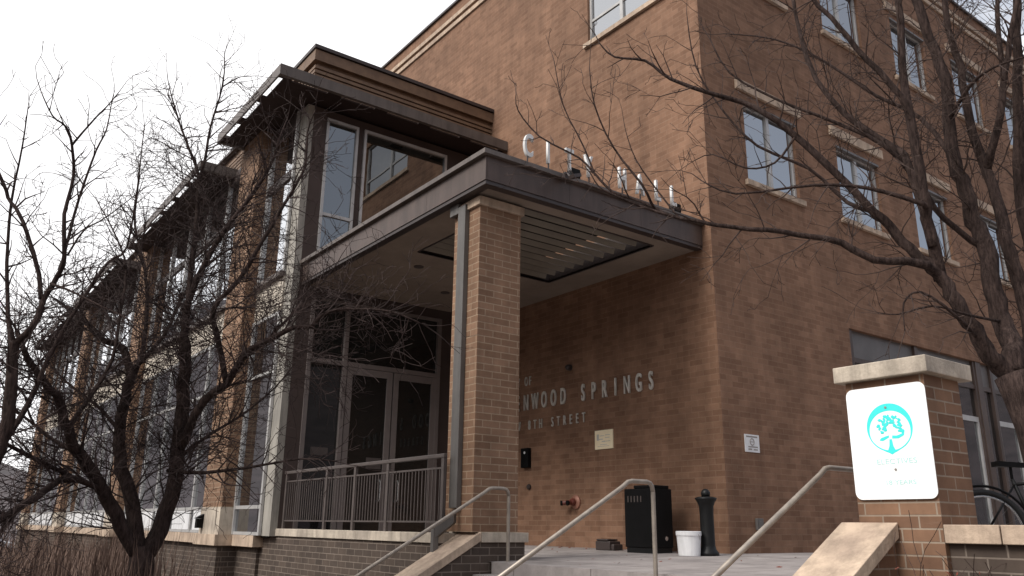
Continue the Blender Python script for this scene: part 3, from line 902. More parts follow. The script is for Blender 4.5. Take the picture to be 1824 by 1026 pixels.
# guard railing on the ramp wall
gr = thing('guard_railing', (6.4, 13, .285), 'grey steel guard railing with thin balusters before the glass doors', 'railing')
RX = 6.30
q = MB(); q.box(RX - .03, RX + .03, 10.04, 15.97, 1.315, 1.372); q.build('top_rail', M['railing'], gr, bevel=.008)
q = MB(); q.box(RX - .012, RX + .012, 10.06, 15.93, 1.16, 1.185); q.box(RX - .012, RX + .012, 10.06, 15.93, .42, .445); q.build('cross_rail', M['railing'], gr)
for y in (10.085, 11.72, 12.87, 14.0, 15.88):
    q = MB(); q.box(RX - .022, RX + .022, y - .035, y + .035, .284, 1.314); q.build('post', M['railing'], gr)
q = MB()
yy = 10.18
while yy < 15.85:
    q.box(RX - .007, RX + .007, yy - .008, yy + .008, .446, 1.159); yy += .098
b_ = q.build('baluster', M['railing'], gr); b_['kind'] = 'stuff'


def handrail(label, v, xp, zp, xf, rise=.565, xe=3.4, foot=None, mid=None):
    t = thing('handrail', (xp, v, foot if foot is not None else -.08), label, 'handrail', 'steel handrails on the steps')
    r = .024
    pts = [(xp, v, zp - .10), (xp - .012, v, zp - .045), (xp - .04, v, zp - .012), (xp - .09, v, zp), (xf + .05, v, zp), (xf - .01, v, zp - .012), (xf - .10, v, zp - .07)]
    xe_z = zp - .07 - rise * (xf - .10 - xe)
    pts.append((xe, v, xe_z))
    q = MB(); q.tube(pts, r, 12); q.build('rail', M['pipe'], t, smooth=True)
    q = MB(); q.tube([(xp, v, (foot if foot is not None else -.09)), (xp, v, zp - .10)], r, 12, cap=False); q.build('post', M['pipe'], t, smooth=True)
    q = MB(); q.tube([(xe + .2, v, xe_z - 1.1), (xe + .2, v, xe_z + .1)], r, 12, cap=False); q.build('post', M['pipe'], t, smooth=True)
    q = MB(); q.lathe((xp, v, (foot if foot is not None else -.09)), [(.06, 0), (.06, .012), (.03, .016)], 16); q.build('base_flange', M['pipe'], t)
    return t


handrail('steel handrail passing in front of the brick column', 9.36, 6.92, .885, 6.60)
handrail('steel handrail at the middle of the steps before the black bin', 6.34, 6.62, .862, 6.26, rise=.545, foot=-.24)
handrail('steel handrail ending behind the white sign', 4.32, 7.45, .93, 6.74, rise=.55)

# sign pillar, sign, low wall to the right of it
sp = thing('sign_pillar', (6.9, 3.6, -1.2), 'square brick pillar with broad pale stone cap carrying a white sign', 'pillar')
q = MB(); q.box(6.6, 7.18, 3.27, 3.96, -1.6, 1.625); q.build('shaft', M['brick_sign'], sp)
q = MB(); q.box(6.53, 7.30, 3.20, 4.03, 1.627, 1.765); q.build('cap', M['stone_light'], sp, bevel=.008)

sg = thing('white_sign', (6.585, 3.6, .63), 'white rounded sign with a teal ringed tree emblem on the brick pillar', 'sign')
SX = 6.584


def sp_pt(a, b):
    """point on the sign: a 0..1 from left edge to right edge, b 0..1 from bottom to top"""
    return (3.955 - a * .695, .635 + b * .925)


pl_ = []
rr = .06
for (ca, cb, a0) in ((3.955 - rr, .635 + rr, 180), (3.26 + rr, .635 + rr, 270), (3.26 + rr, 1.56 - rr, 0), (3.955 - rr, 1.56 - rr, 90)):
    for k in range(6):
        an = math.radians(a0 + k * 18)
        pl_.append((SX, ca - rr * math.cos(an), cb + rr * math.sin(an)))
q = MB(); q.prism(pl_, (-.006, 0, 0)); q.build('panel', M['signwhite'], sg)
XF = SX - .0066


DP = [0]


def disc_poly(mb, pts):
    DP[0] += 1
    xx = XF - DP[0] * .00002
    mb.prism([(xx, *sp_pt(a, b)) for a, b in pts], (.0006, 0, 0))


ring = MB()
cx, cy, ra, rb = .52, .625, .285, .215
outer, inner = [], []
N = 48
for k in range(N):
    an = 2 * math.pi * k / N
    oa, ob = cx + ra * math.sin(an), cy + rb * math.cos(an)
    th = .012 + .05 * max(0, (math.cos(an) * .75 + .35)) ** 1.0
    ia, ib = cx + (ra - th * 1.15) * math.sin(an), cy - .0 + (rb - th) * math.cos(an)
    if abs(an - math.pi) < .35:
        ob -= (.35 - abs(an - math.pi)) * .05
    outer.append((oa, ob)); inner.append((ia, ib))
for k in range(N):
    j = (k + 1) % N
    disc_poly(ring, [outer[k], outer[j], inner[j], inner[k]])
# trunk and boughs of the emblem
disc_poly(ring, [(.505, .52), (.535, .52), (.545, .46), (.575, .41), (.52, .385), (.465, .41), (.495, .46)])
disc_poly(ring, [(.38, .515), (.42, .508), (.50, .535), (.505, .555), (.46, .548), (.40, .535)])
disc_poly(ring, [(.54, .525), (.62, .522), (.69, .548), (.70, .585), (.66, .562), (.60, .548), (.545, .552)])
rng = random.Random(5)
for k in range(90):
    an = rng.uniform(-2.0, 2.0); d_ = rng.uniform(.35, 1.0)
    a = .53 + .165 * d_ * math.sin(an); b = .62 + .12 * d_ * math.cos(an)
    s_ = rng.uniform(.008, .02)
    disc_poly(ring, [(a + s_ * 1.4 * math.cos(t) * rng.uniform(.6, 1.2), b + s_ * math.sin(t) * rng.uniform(.5, 1.0)) for t in [i * math.pi / 3 for i in range(6)]])
ring.build('tree_emblem', M['teal'], sg)
text_part('lettering', 'ELECTIVES', .042, 1.25, (SX - .0072, sp_pt(.56, 0)[0], sp_pt(0, .305)[1]), '-x', M['palecyan'], sg, .0015, True)
text_part('lettering', '18 YEARS', .036, 1.25, (SX - .0072, sp_pt(.58, 0)[0], sp_pt(0, .125)[1]), '-x', M['palecyan'], sg, .0015, True)
for (a, b) in ((.50, .805), (.54, .255)):
    y_, z_ = sp_pt(a, b)
    q = MB(); q.lathe((SX - .012, y_, z_), [(.010, 0), (.010, .006)], 10, 'x'); q.build('bolt', M['ink'], sg)

rw = thing('planter_wall', (6.9, 1.5, -1.2), 'low brick planter wall with pale cap right of the sign pillar', 'wall')
q = MB(); q.box(6.66, 6.98, -4.0, 3.268, -1.6, .30); q.build('base', M['brick_dark'], rw)
for a, b in ((2.86, 3.268), (1.6, 2.85), (.3, 1.59)):
    q = MB(); q.box(6.60, 7.03, a, b, .302, .44); q.build('cap_stone', M['stone'], rw, bevel=.006)

# ------------------------------------------------------------------ things on the wall and the plaza
pq = thing('wall_plaque', (W, 11.85, 1.85), 'square cream plaque with faint grey lines on the brick wall', 'plaque')
q = MB(); q.box(W - .022, W - .002, 11.59, 12.10, 1.85, 2.215); q.build('plate', M['plaque'], pq)
q = MB()
for (a, b, z, h_) in ((11.98, 12.04, 2.02, .12), (11.83, 11.95, 2.10, .012), (11.87, 11.98, 2.03, .02), (11.68, 11.80, 2.06, .012), (11.66, 11.80, 2.11, .012), (11.80, 11.90, 1.985, .02), (11.66, 11.79, 1.99, .012), (11.75, 11.95, 1.93, .010), (11.69, 12.02, 1.90, .008)):
    q.box(W - .0245, W - .0225, a, b, z, z + h_)
q.build('faded_print', M['letter'], pq)

ns = thing('smoking_sign', (11.8, V, 1.65), 'small white sign with grey ring symbol on the brick corner wall', 'sign')
q = MB(); q.box(11.62, 12.01, V - .014, V - .002, 1.655, 1.955); q.build('panel', M['white'], ns)
q = MB(); q.box(11.66, 11.96, V - .0165, V - .0145, 1.905, 1.93)
q.box(11.70, 11.96, V - .0165, V - .0145, 1.735, 1.755); q.box(11.70, 11.80, V - .0165, V - .0145, 1.69, 1.715); q.box(11.84, 11.95, V - .0165, V - .0145, 1.69, 1.71)
q.torus((11.81, V - .0155, 1.83), .055, .008, (1, 0, 0), (0, 0, 1), 24, 6); q.box(11.77, 11.85, V - .0165, V - .0145, 1.824, 1.836)
q.build('ring_symbol', M['ink'], ns)

q = MB(); q.box(11.76, 11.93, V - .05, V - .002, .37, .56); q.box(11.80, 11.89, V - .062, V - .051, .41, .52)
tag(q.build('outlet_box', M['gutter'], bevel=.008), 'small grey electrical box low on the right brick wall', 'electrical box')

ic = thing('intercom_panel', (W, 14.29, 1.42), 'black intercom box with a small white lens beside the column', 'intercom')
q = MB(); q.box(W - .10, W - .002, 14.17, 14.42, 1.60, 2.02); q.build('housing', M['black'], ic, bevel=.01)
q = MB(); q.lathe((W - .104, 14.28, 1.92), [(.028, 0), (.028, .004)], 12, 'x'); q.build('lens', M['white'], ic)
q = MB(); q.lathe((W - .05, 14.22, 1.20), [(.05, 0), (.06, .02), (.06, .048)], 12, 'x'); tag(q.build('door_button', M['darkmetal']), 'small dark round button plate on the brick below the intercom', 'button')
q = MB(); q.lathe((W - .12, 12.85, 3.60), [(.03, 0), (.06, .03), (.07, .118)], 14, 'x'); tag(q.build('wall_camera', M['darkmetal']), 'small dark camera dome above the wall lettering', 'camera')

fd = thing('fire_hose_inlet', (W, 12.85, .85), 'red capped fire hose inlet with coppery round flange low on the wall', 'hose inlet')
q = MB(); q.lathe((W - .05, 12.70, .86), [(.08, 0), (.135, .02), (.135, .048)], 24, 'x'); q.build('flange', M['pinkbrass'], fd)
q = MB(); q.lathe((W - .13, 12.72, .86), [(.055, 0), (.07, .03), (.07, .079)], 18, 'x'); q.build('body', M['red'], fd)
for dy in (.16, -.02):
    q = MB(); q.tube([(W - .09, 12.74, .86), (W - .19, 12.74 + dy, .84)], .045, 14); o = q.build('hose_cap', M['red'], fd)
    q = MB(); q.tube([(W - .192, 12.742 + dy, .84), (W - .225, 12.75 + dy * 1.1, .838)], .05, 14); q.build('cap_ring', M['black'], o)

tb = thing('waste_bin', (10.45, 10.0, -.02), 'tall black steel waste bin with slotted front standing by the wall', 'waste bin')
q = MB(); q.box(10.15, 10.62, 9.74, 10.40, .07, 1.02); q.build('body', M['black'], tb, bevel=.015)
q = MB(); q.box(10.18, 10.60, 9.78, 10.20, 1.022, 1.075); q.build('lid', M['black'], tb, bevel=.012)
q = MB(); q.box(10.17, 10.60, 9.76, 10.38, -.02, .068); q.build('base', M['iron'], tb)
for k in range(5):
    y = 10.30 - k * .075
    q = MB(); q.box(10.142, 10.1495, y - .012, y + .012, .80, .90); q.build('slot', M['railing'], tb)
q = MB(); q.lathe((10.45, 9.732, .22), [(.035, 0), (.035, .006)], 10, 'y'); q.build('lock', M['chrome'], tb)

bo = thing('bollard', (10.3, 8.74, -.02), 'black cast iron bollard with flared collar and round knob near the brick corner', 'bollard')
q = MB(); q.lathe((10.3, 8.74, -.02), [(.16, 0), (.16, .05), (.12, .10), (.108, .16), (.105, .62), (.112, .74), (.135, .80), (.165, .845), (.17, .865), (.13, .88), (.075, .89)], 28); q.build('post', M['iron'], bo, smooth=True)
q = MB(); q.lathe((10.3, 8.74, .868), [(.06, 0), (.072, .03), (.068, .07), (.045, .105), (.012, .118)], 20); q.build('knob', M['iron'], bo, smooth=True)

bk = thing('plastic_bucket', (10.0, 9.0, -.02), 'white plastic bucket standing between the black bin and the bollard', 'bucket')
q = MB(); q.lathe((10.0, 8.86, -.02), [(.16, 0), (.165, .01), (.185, .30), (.195, .30), (.195, .36), (.186, .365), (.176, .36), (.15, .02)], 28); q.build('body', M['white'], bk, smooth=False)
q = MB(); q.torus((10.0, 8.86, .30), .196, .004, (0, 1, 0), (.6, 0, -.8), 20, 6, 0, math.pi); q.build('handle', M['chrome'], bk)

q = MB()
rngb = random.Random(2)
q.box(10.45, 10.72, 11.10, 11.48, -.012, .15); q.box(10.43, 10.70, 11.14, 11.44, .152, .185); q.box(10.47, 10.70, 11.02, 11.098, -.012, .10)
tag(q.build('doorstop_block', M['darkmetal'], bevel=.02), 'small dark brown block lying on the paving against the wall', 'block')

# two floodlights on the canopy roof
for k, (x, lab) in enumerate(((8.15, 'black floodlight clamped between the letters on the canopy roof'), (10.58, 'black floodlight on the canopy roof past the last letter'))):
    t = thing('floodlight', (x, 9.4, 5.77), lab, 'floodlight', 'floodlights lighting the roof letters')
    q = MB(); q.box(x - .10, x + .10, 9.27, 9.40, 5.88, 6.05); q.build('lamp_head', M['black'], t, bevel=.02)
    q = MB(); q.tube([(x, 9.35, 5.768), (x, 9.35, 5.89)], .018, 8); q.build('bracket', M['black'], t)
q = MB(); q.tube([(7.72, 9.22, 5.768), (7.72, 9.00, 5.74), (7.66, 8.86, 5.62)], .016, 8)
q.prism([(7.60, 8.84, 5.60), (7.76, 8.84, 5.66), (7.78, 8.84, 5.61), (7.62, 8.84, 5.55)], (0, -.12, 0))
q.box(7.68, 7.78, 9.0, 9.08, 5.66, 5.76)
tag(q.build('roof_sensor', M['darkmetal']), 'small dark bracket arm hooked over the front canopy fascia', 'bracket')

# blue jacket and dark trousers on display behind the storefront glass
jk = thing('shop_garments', (20.35, 9.6, 1.0), 'blue jacket over dark trousers hanging behind the storefront glass', 'clothes')
q = MB(); q.lathe((20.4, 9.55, 2.0), [(.14, 0), (.21, .1), (.22, .5), (.24, .8), (.16, .92), (.06, .96)], 16); q.build('jacket', M['blue_cloth'], jk, smooth=True)
q = MB(); q.lathe((20.4, 9.55, 1.1), [(.05, 0), (.09, .1), (.14, .5), (.18, .9)], 14); q.build('trousers', M['brown_cloth'], jk, smooth=True)

# bicycle parked behind the low wall
bdir = Vector((.74, -.67, 0)); up = Vector((0, 0, 1))
c1 = at(1757, 939, 8.6); c1.z = .385
bi = thing('bicycle', (c1.x, c1.y, .0), 'black bicycle with thick tyres parked behind the planter wall', 'bicycle')
c2 = c1 + bdir * 1.08
for c in (c1, c2):
    q = MB(); q.torus(c, .345, .026, bdir, up, 48, 8); wh = q.build('wheel', M['rubber'], bi, smooth=True)
    q = MB(); q.torus(c, .312, .010, bdir, up, 40, 6); q.build('rim', M['chrome'], wh, smooth=True)
    q = MB()
    for k in range(16):
        an = k * math.pi / 8
        q.tube([c, c + (bdir * math.cos(an) + up * math.sin(an)) * .31], .0015, 4)
    q.tube([c - bdir.cross(up) * .05, c + bdir.cross(up) * .05], .02, 10)
    q.build('spokes', M['gutter'], wh)
bb = c1 + bdir * .44 + up * -.06; seat_top = bb + up * .52 - bdir * .16; head = c2 - bdir * .20 + up * .50; head_b = head - up * .12 + bdir * .03
q = MB()
for a, b, r in ((bb, seat_top, .016), (seat_top - up * .05, head, .016), (bb, head_b, .019), (c1 + up * 0, bb, .011), (c1, seat_top - up * .06, .010), (head_b, c2, .014), (head_b, head + up * .1, .015)):
    q.tube([a, b], r, 10)
q.build('frame', M['iron'], bi, smooth=True)
q = MB(); q.prism([seat_top + bdir * .14 + up * .1, seat_top - bdir * .13 + up * .11 + bdir.cross(up) * .07, seat_top - bdir * .13 + up * .11 - bdir.cross(up) * .07], (0, 0, .045)); q.tube([seat_top, seat_top + up * .11], .013, 8); q.build('saddle', M['black'], bi)
sd_ = bdir.cross(up)
q = MB(); q.tube([head + up * .1 - sd_ * .30 - bdir * .08, head + up * .14 - sd_ * .12, head + up * .14 + sd_ * .12, head + up * .1 + sd_ * .30 - bdir * .08], .013, 8); q.build('handlebar', M['black'], bi, smooth=True)
q = MB(); q.torus(c1, .40, .012, bdir, up, 24, 6, math.radians(20), math.radians(165)); q.build('mudguard', M['black'], bi, smooth=True)
q = MB(); q.torus(bb, .08, .008, bdir, up, 20, 6); q.tube([bb, bb + bdir * .17 - sd_ * .07], .01, 8); q.tube([bb, bb - bdir * .17 + sd_ * .07], .01, 8); q.build('crank', M['iron'], bi)

# pale car parked past the end of the wing
cc = at(-38, 990, 66); gzc = gz(cc.x, cc.y)
pc = thing('parked_car', (cc.x, cc.y, gzc), 'pale car parked in the distance past the end of the wing', 'car')
x_, y_ = cc.x, cc.y
q = MB()
prof = [(-2.1, .35), (-2.15, .75), (-1.95, .92), (-1.2, 1.0), (1.2, 1.0), (2.0, .9), (2.15, .6), (2.1, .35)]
q.prism([(x_ + a, y_ - .85, gzc + b) for a, b in prof], (0, 1.7, 0))
q.prism([(x_ + a, y_ - .72, gzc + b) for a, b in ((-1.5, 1.0), (-.95, 1.46), (.6, 1.48), (1.25, 1.0))], (0, 1.44, 0))
q.build('body', M['carwhite'], pc, bevel=.05)
q = MB(); q.prism([(x_ + a, y_ - .735, gzc + b) for a, b in ((-1.3, 1.04), (-.88, 1.40), (.55, 1.42), (1.05, 1.04))], (0, 1.47, 0)); q.build('side_window', M['glass'], pc)
for a in (-1.35, 1.35):
    for b in (-.86, .66):
        q = MB(); q.lathe((x_ + a, y_ + b, gzc + .32), [(.32, 0), (.33, .02), (.33, .18), (.32, .2)], 20, 'y'); q.build('wheel', M['rubber'], pc)

# ------------------------------------------------------------------ bare trees
def smooth_path(pts, rad, sub=3):
    """Catmull-Rom through the given points"""
    P_, R_ = [], []
    n = len(pts)
    for i in range(n - 1):
        p0, p1, p2, p3 = pts[max(i - 1, 0)], pts[i], pts[i + 1], pts[min(i + 2, n - 1)]
        for k in range(sub):
            t = k / sub
            P_.append(0.5 * ((2 * p1) + (p2 - p0) * t + (2 * p0 - 5 * p1 + 4 * p2 - p3) * t * t + (3 * p1 - p0 - 3 * p2 + p3) * t ** 3))
            R_.append(rad[i] * (1 - t) + rad[i + 1] * t)
    P_.append(pts[-1]); R_.append(rad[-1])
    return P_, R_


def limb(mb, nodes, r0, r1, rng, wob=.012, n=8, power=1.0):
    """nodes: (x, y, distance) along a bough; returns its path"""
    pts = [at(*q_) for q_ in nodes]
    m = len(pts)
    rad = [r0 + (r1 - r0) * (i / (m - 1)) ** power for i in range(m)]
    P_, R_ = smooth_path(pts, rad)
    P_ = [p_ + Vector((rng.gauss(0, wob), rng.gauss(0, wob), rng.gauss(0, wob))) * (0 if i in (0,) else 1) * min(1, R_[i] * 12) for i, p_ in enumerate(P_)]
    R_ = [r_ * rng.uniform(.97, 1.03) for r_ in R_]
    mb.tube(P_, R_, n)
    return P_, R_


def twig(mb, p, d, length, r, lvl, rng, up_=.10, kids=5, maxl=3, keep=None):
    n = max(3, int(length / .11))
    pts, rad = [p.copy()], [r]
    q_ = p.copy(); dd = d.normalized()
    for i in range(n):
        dd = (dd + Vector((rng.gauss(0, .16), rng.gauss(0, .16), rng.gauss(0, .16) + up_ * .25))).normalized()
        q_ = q_ + dd * (length / n)
        pts.append(q_.copy()); rad.append(max(.0026, r * (1 - .75 * (i + 1) / n)))
    mb.tube(pts, rad, 5 if lvl == 0 else (4 if lvl == 1 else 3), cap=False)
    if lvl < maxl:
        nk = max(1, int(kids * rng.uniform(.6, 1.3) * min(1.4, length / .7)))
        for k in range(nk):
            i = rng.randint(max(1, n // 5), n)
            base = (pts[i] - pts[i - 1]).normalized()
            side = base.orthogonal().normalized()
            side = Matrix.Rotation(rng.uniform(0, 2 * math.pi), 3, base) @ side
            a = rng.uniform(.5, 1.15)
            nd = base * math.cos(a) + side * math.sin(a)
            twig(mb, pts[i], nd, length * rng.uniform(.35, .68), max(.003, rad[i] * .72), lvl + 1, rng, up_, kids, maxl)


def sprout(mb, path, rng, every, length, r, up_=.1, kids=5, maxl=3, start=.15, bias=None):
    P_, R_ = path
    acc = 0
    tot = sum((P_[i + 1] - P_[i]).length for i in range(len(P_) - 1))
    run = 0
    for i in range(len(P_) - 1):
        seg = P_[i + 1] - P_[i]; run += seg.length; acc += seg.length
        if run < tot * start: acc = 0; continue
        while acc > every:
            acc -= every * rng.uniform(.7, 1.3)
            t = seg.normalized()
            side = Matrix.Rotation(rng.uniform(0, 2 * math.pi), 3, t) @ t.orthogonal().normalized()
            a = rng.uniform(.55, 1.2)
            d = t * math.cos(a) + side * math.sin(a)
            if bias: d = d + Vector(bias)
            twig(mb, P_[i].lerp(P_[i + 1], rng.random()), d, length * rng.uniform(.5, 1.25) * (.38 + .62 * min(1, R_[i] / .035)), min(R_[i] * .6, r * rng.uniform(.7, 1.2)), 0, rng, up_, kids if R_[i] > .02 else max(2, kids - 2), maxl if R_[i] > .016 else maxl - 1)
    t = (P_[-1] - P_[-2])
    twig(mb, P_[-1], t, length * .55, min(R_[-1], r * 1.2), 0, rng, up_, 2, maxl - 1)


# left tree: several stems rising from one short trunk in front of the wing
LS = 0.76
rng = random.Random(11)
D = 10.0
base = at(250, 1000, D); base_g = Vector((base.x, base.y, gz(base.x, base.y) - .05))
lt = thing('bare_tree', base_g, 'dark many stemmed leafless tree in the grass bed before the glass wing', 'tree')
tr = MB(); tw = MB(); paths = []
fork = at(254, 972, D)
tr.tube([base_g, base_g.lerp(fork, .25), base_g.lerp(fork, .6), at(252, 1010, D), fork], [.19, .155, .138, .128, .12], 12)


def lm_(nodes, r0, r1, **k):
    pth = limb(tr, nodes, r0 * LS, r1 * LS, rng, **k); paths.append(pth); return pth


lm_([(247, 990, D), (217, 939, D - .1), (182, 870, D - .2), (143, 811, D - .35), (118, 766, D - .5), (108, 717, D - .6), (79, 683, D - .8), (50, 640, D - .9), (30, 590, D - 1.0)], .105, .028)
lm_([(250, 985, D), (234, 895, D + .1), (216, 835, D + .2), (214, 766, D + .25), (222, 707, D + .3), (232, 663, D + .4), (217, 618, D + .4), (182, 604, D + .5), (150, 570, D + .6), (118, 545, D + .6)], .11, .03)
lm_([(262, 985, D), (296, 914, D + .1), (316, 816, D + .15), (323, 717, D + .2), (330, 633, D + .2), (325, 600, D + .2)], .125, .085)
lm_([(325, 612, D + .2), (332, 552, D + .1), (351, 497, D), (394, 419, D - .2), (441, 357, D - .3), (480, 298, D - .4), (500, 240, D - .5)], .062, .018)
lm_([(328, 620, D + .2), (343, 458, D + .4), (351, 376, D + .5), (353, 310, D + .5), (336, 264, D + .5), (317, 210, D + .6), (302, 157, D + .6)], .052, .009)
lm_([(352, 330, D + .5), (365, 284, D + .4), (375, 225, D + .4), (397, 152, D + .3), (400, 94, D + .3)], .03, .007)
lm_([(396, 155, D + .3), (415, 143, D + .2), (429, 137, D + .1), (458, 135, D)], .013, .005)
lm_([(318, 800, D + .15), (340, 757, D - .1), (365, 712, D - .25), (404, 683, D - .4), (424, 648, D - .5), (445, 622, D - .6), (489, 600, D - .7), (522, 584, D - .8), (555, 581, D - .9), (582, 556, D - 1.0), (640, 551, D - 1.1), (700, 556, D - 1.2), (757, 580, D - 1.2)], .07, .010)
lm_([(404, 683, D - .4), (390, 610, D - .4), (380, 551, D - .5), (426, 498, D - .5), (471, 425, D - .6), (496, 382, D - .6), (531, 323, D - .7), (545, 288, D - .7), (548, 235, D - .7), (562, 195, D - .8)], .05, .009)
lm_([(424, 648, D - .5), (470, 610, D - .3), (520, 560, D - .2), (560, 520, D), (600, 470, D + .1)], .03, .008)
lm_([(299, 838, D + .15), (350, 842, D - .2), (406, 838, D - .4), (470, 828, D - .6), (539, 817, D - .8), (600, 822, D - .9)], .032, .008)
lm_([(182, 870, D - .2), (140, 856, D - .5), (108, 855, D - .7), (64, 885, D - 1.0), (0, 926, D - 1.4), (-60, 960, D - 1.7)], .04, .05)
lm_([(168, 868, D - .2), (98, 835, D - .5), (30, 801, D - .8), (0, 786, D - .9), (-50, 760, D - 1.1)], .032, .02)
lm_([(222, 707, D + .3), (250, 640, D + .5), (262, 560, D + .6), (258, 480, D + .7), (240, 400, D + .8), (246, 330, D + .9), (252, 270, D + .9)], .04, .008)
lm_([(232, 663, D + .4), (290, 600, D + .6), (330, 520, D + .7), (372, 470, D + .7), (420, 440, D + .8), (470, 436, D + .8)], .035, .008)
lm_([(118, 766, D - .5), (165, 700, D - .3), (200, 640, D - .2), (214, 560, D - .1), (225, 480, D), (206, 420, D), (180, 370, D + .1)], .035, .008)
lm_([(214, 766, D + .25), (170, 720, D + .4), (130, 690, D + .5), (90, 650, D + .6), (62, 600, D + .6)], .03, .008)
lm_([(316, 816, D + .15), (380, 770, D + .5), (430, 740, D + .7), (490, 690, D + .9), (530, 640, D + 1.0)], .03, .008)
lm_([(143, 811, D - .35), (90, 780, D - .2), (40, 740, D - .1), (-10, 720, D)], .03, .01)
for pth in paths:
    sprout(tw, pth, rng, .066, .90, .0095, .04, 6, 3, .12)
tr.build('trunk', M['bark'], lt, smooth=True)
tw.build('crown', M['twig'], lt)

# second tree whose trunk stands just outside the left edge
LS = 0.70
rng = random.Random(23)
D2 = 8.6
b2 = at(-110, 1000, D2 + .2); b2 = Vector((b2.x, b2.y, gz(b2.x, b2.y) - .05))
lt2 = thing('bare_tree', b2, 'dark leafless tree reaching in at the left edge of the picture', 'tree')
tr = MB(); tw = MB(); paths = []
tr.tube([b2, b2.lerp(at(-70, 900, D2), .5), at(-70, 900, D2)], [.15, .12, .095], 10)
lm_([(-70, 905, D2), (-30, 850, D2), (0, 800, D2), (18, 720, D2), (22, 640, D2), (25, 608, D2)], .10, .06)
lm_([(25, 612, D2), (59, 583, D2 - .1), (78, 535, D2 - .1), (102, 493, D2 - .1), (115, 454, D2 - .2), (115, 381, D2 - .2), (131, 313, D2 - .2), (128, 259, D2 - .3), (117, 225, D2 - .3), (93, 206, D2 - .4), (73, 162, D2 - .4)], .045, .007)
lm_([(73, 532, D2 - .1), (68, 488, D2), (54, 430, D2 + .1), (34, 381, D2 + .2), (15, 352, D2 + .3), (0, 313, D2 + .3), (-30, 250, D2 + .4)], .032, .022)
lm_([(106, 480, D2 - .1), (117, 444, D2 + .1), (141, 352, D2 + .2), (171, 269, D2 + .3), (190, 230, D2 + .3), (200, 176, D2 + .3)], .026, .006)
lm_([(128, 259, D2 - .3), (161, 220, D2 - .5), (190, 190, D2 - .6), (215, 160, D2 - .6)], .016, .005)
lm_([(22, 640, D2), (15, 560, D2 + .3), (12, 470, D2 + .4), (20, 360, D2 + .5), (40, 260, D2 + .5), (50, 190, D2 + .5)], .035, .006)
lm_([(120, 455, D2 - .2), (150, 410, D2 - .4), (176, 395, D2 - .5), (212, 370, D2 - .6), (250, 340, D2 - .7)], .014, .005)
lm_([(90, 505, D2 - .1), (130, 520, D2 - .4), (180, 545, D2 - .6), (230, 570, D2 - .8), (275, 610, D2 - .9)], .018, .006)
lm_([(0, 800, D2), (50, 720, D2 + .3), (85, 640, D2 + .4), (130, 560, D2 + .5), (190, 470, D2 + .6), (226, 440, D2 + .6), (245, 330, D2 + .6), (257, 225, D2 + .6)], .04, .006)
for pth in paths:
    sprout(tw, pth, rng, .11, .66, .009, .10, 6, 3, .1)
tr.build('trunk', M['bark'], lt2, smooth=True)
tw.build('crown', M['twig'], lt2)

# right tree: grey brown stems crossing the street side wall
LS = 1.0
rng = random.Random(31)
D3 = 9.0
b3 = at(1880, 900, D3); b3 = Vector((b3.x, b3.y, -.1))
rt = thing('bare_tree', b3, 'tall grey brown leafless tree right of the sign pillar with long spreading boughs', 'tree')
tr = MB(); tw = MB(); paths = []
j1 = at(1800, 668, D3)
tr.tube([b3, at(1872, 850, D3), at(1845, 760, D3), at(1818, 700, D3), j1], [.21, .19, .17, .16, .15], 14)
lm_([(1800, 672, D3), (1773, 643, D3 - .1), (1742, 604, D3 - .2), (1718, 557, D3 - .3), (1687, 510, D3 - .35), (1664, 483, D3 - .4), (1632, 452, D3 - .45), (1597, 417, D3 - .5), (1558, 378, D3 - .6), (1500, 318, D3 - .7), (1417, 243, D3 - .8), (1372, 208, D3 - .9), (1325, 183, D3 - .9), (1257, 163, D3 - 1.0), (1194, 140, D3 - 1.0), (1149, 108, D3 - 1.0), (1095, 102, D3 - 1.0), (1068, 77, D3 - 1.0)], .10, .007, power=.7)
lm_([(1806, 665, D3), (1806, 620, D3 + .1), (1788, 573, D3 + .2), (1769, 518, D3 + .2), (1752, 440, D3 + .25), (1734, 394, D3 + .3), (1718, 339, D3 + .3), (1700, 290, D3 + .3), (1689, 205, D3 + .3), (1685, 147, D3 + .3), (1665, 89, D3 + .3), (1637, 17, D3 + .2), (1610, -60, D3 + .2)], .105, .045)
lm_([(1676, 500, D3 - .35), (1656, 409, D3 - .5), (1644, 341, D3 - .6), (1624, 222, D3 - .7), (1610, 153, D3 - .7), (1603, 34, D3 - .7), (1590, -60, D3 - .7)], .065, .03)
lm_([(1838, 735, D3), (1840, 640, D3 + .4), (1824, 534, D3 + .5), (1808, 487, D3 + .5), (1792, 425, D3 + .5), (1775, 350, D3 + .6), (1753, 290, D3 + .6), (1726, 205, D3 + .6), (1709, 119, D3 + .6), (1689, 51, D3 + .6), (1680, -30, D3 + .6)], .09, .03)
lm_([(1758, 300, D3 + .6), (1764, 273, D3 + .5), (1781, 205, D3 + .4), (1791, 130, D3 + .4), (1805, 34, D3 + .4), (1822, -30, D3 + .4)], .05, .022)
lm_([(1845, 760, D3 + .1), (1870, 600, D3 + .8), (1840, 470, D3 + .9), (1818, 340, D3 + 1.0), (1814, 200, D3 + 1.0), (1812, 100, D3 + 1.0), (1810, -20, D3 + 1.0)], .085, .045)
lm_([(1790, 140, D3 + .4), (1781, 85, D3 + .5), (1776, 0, D3 + .6), (1770, -60, D3 + .6)], .032, .02)
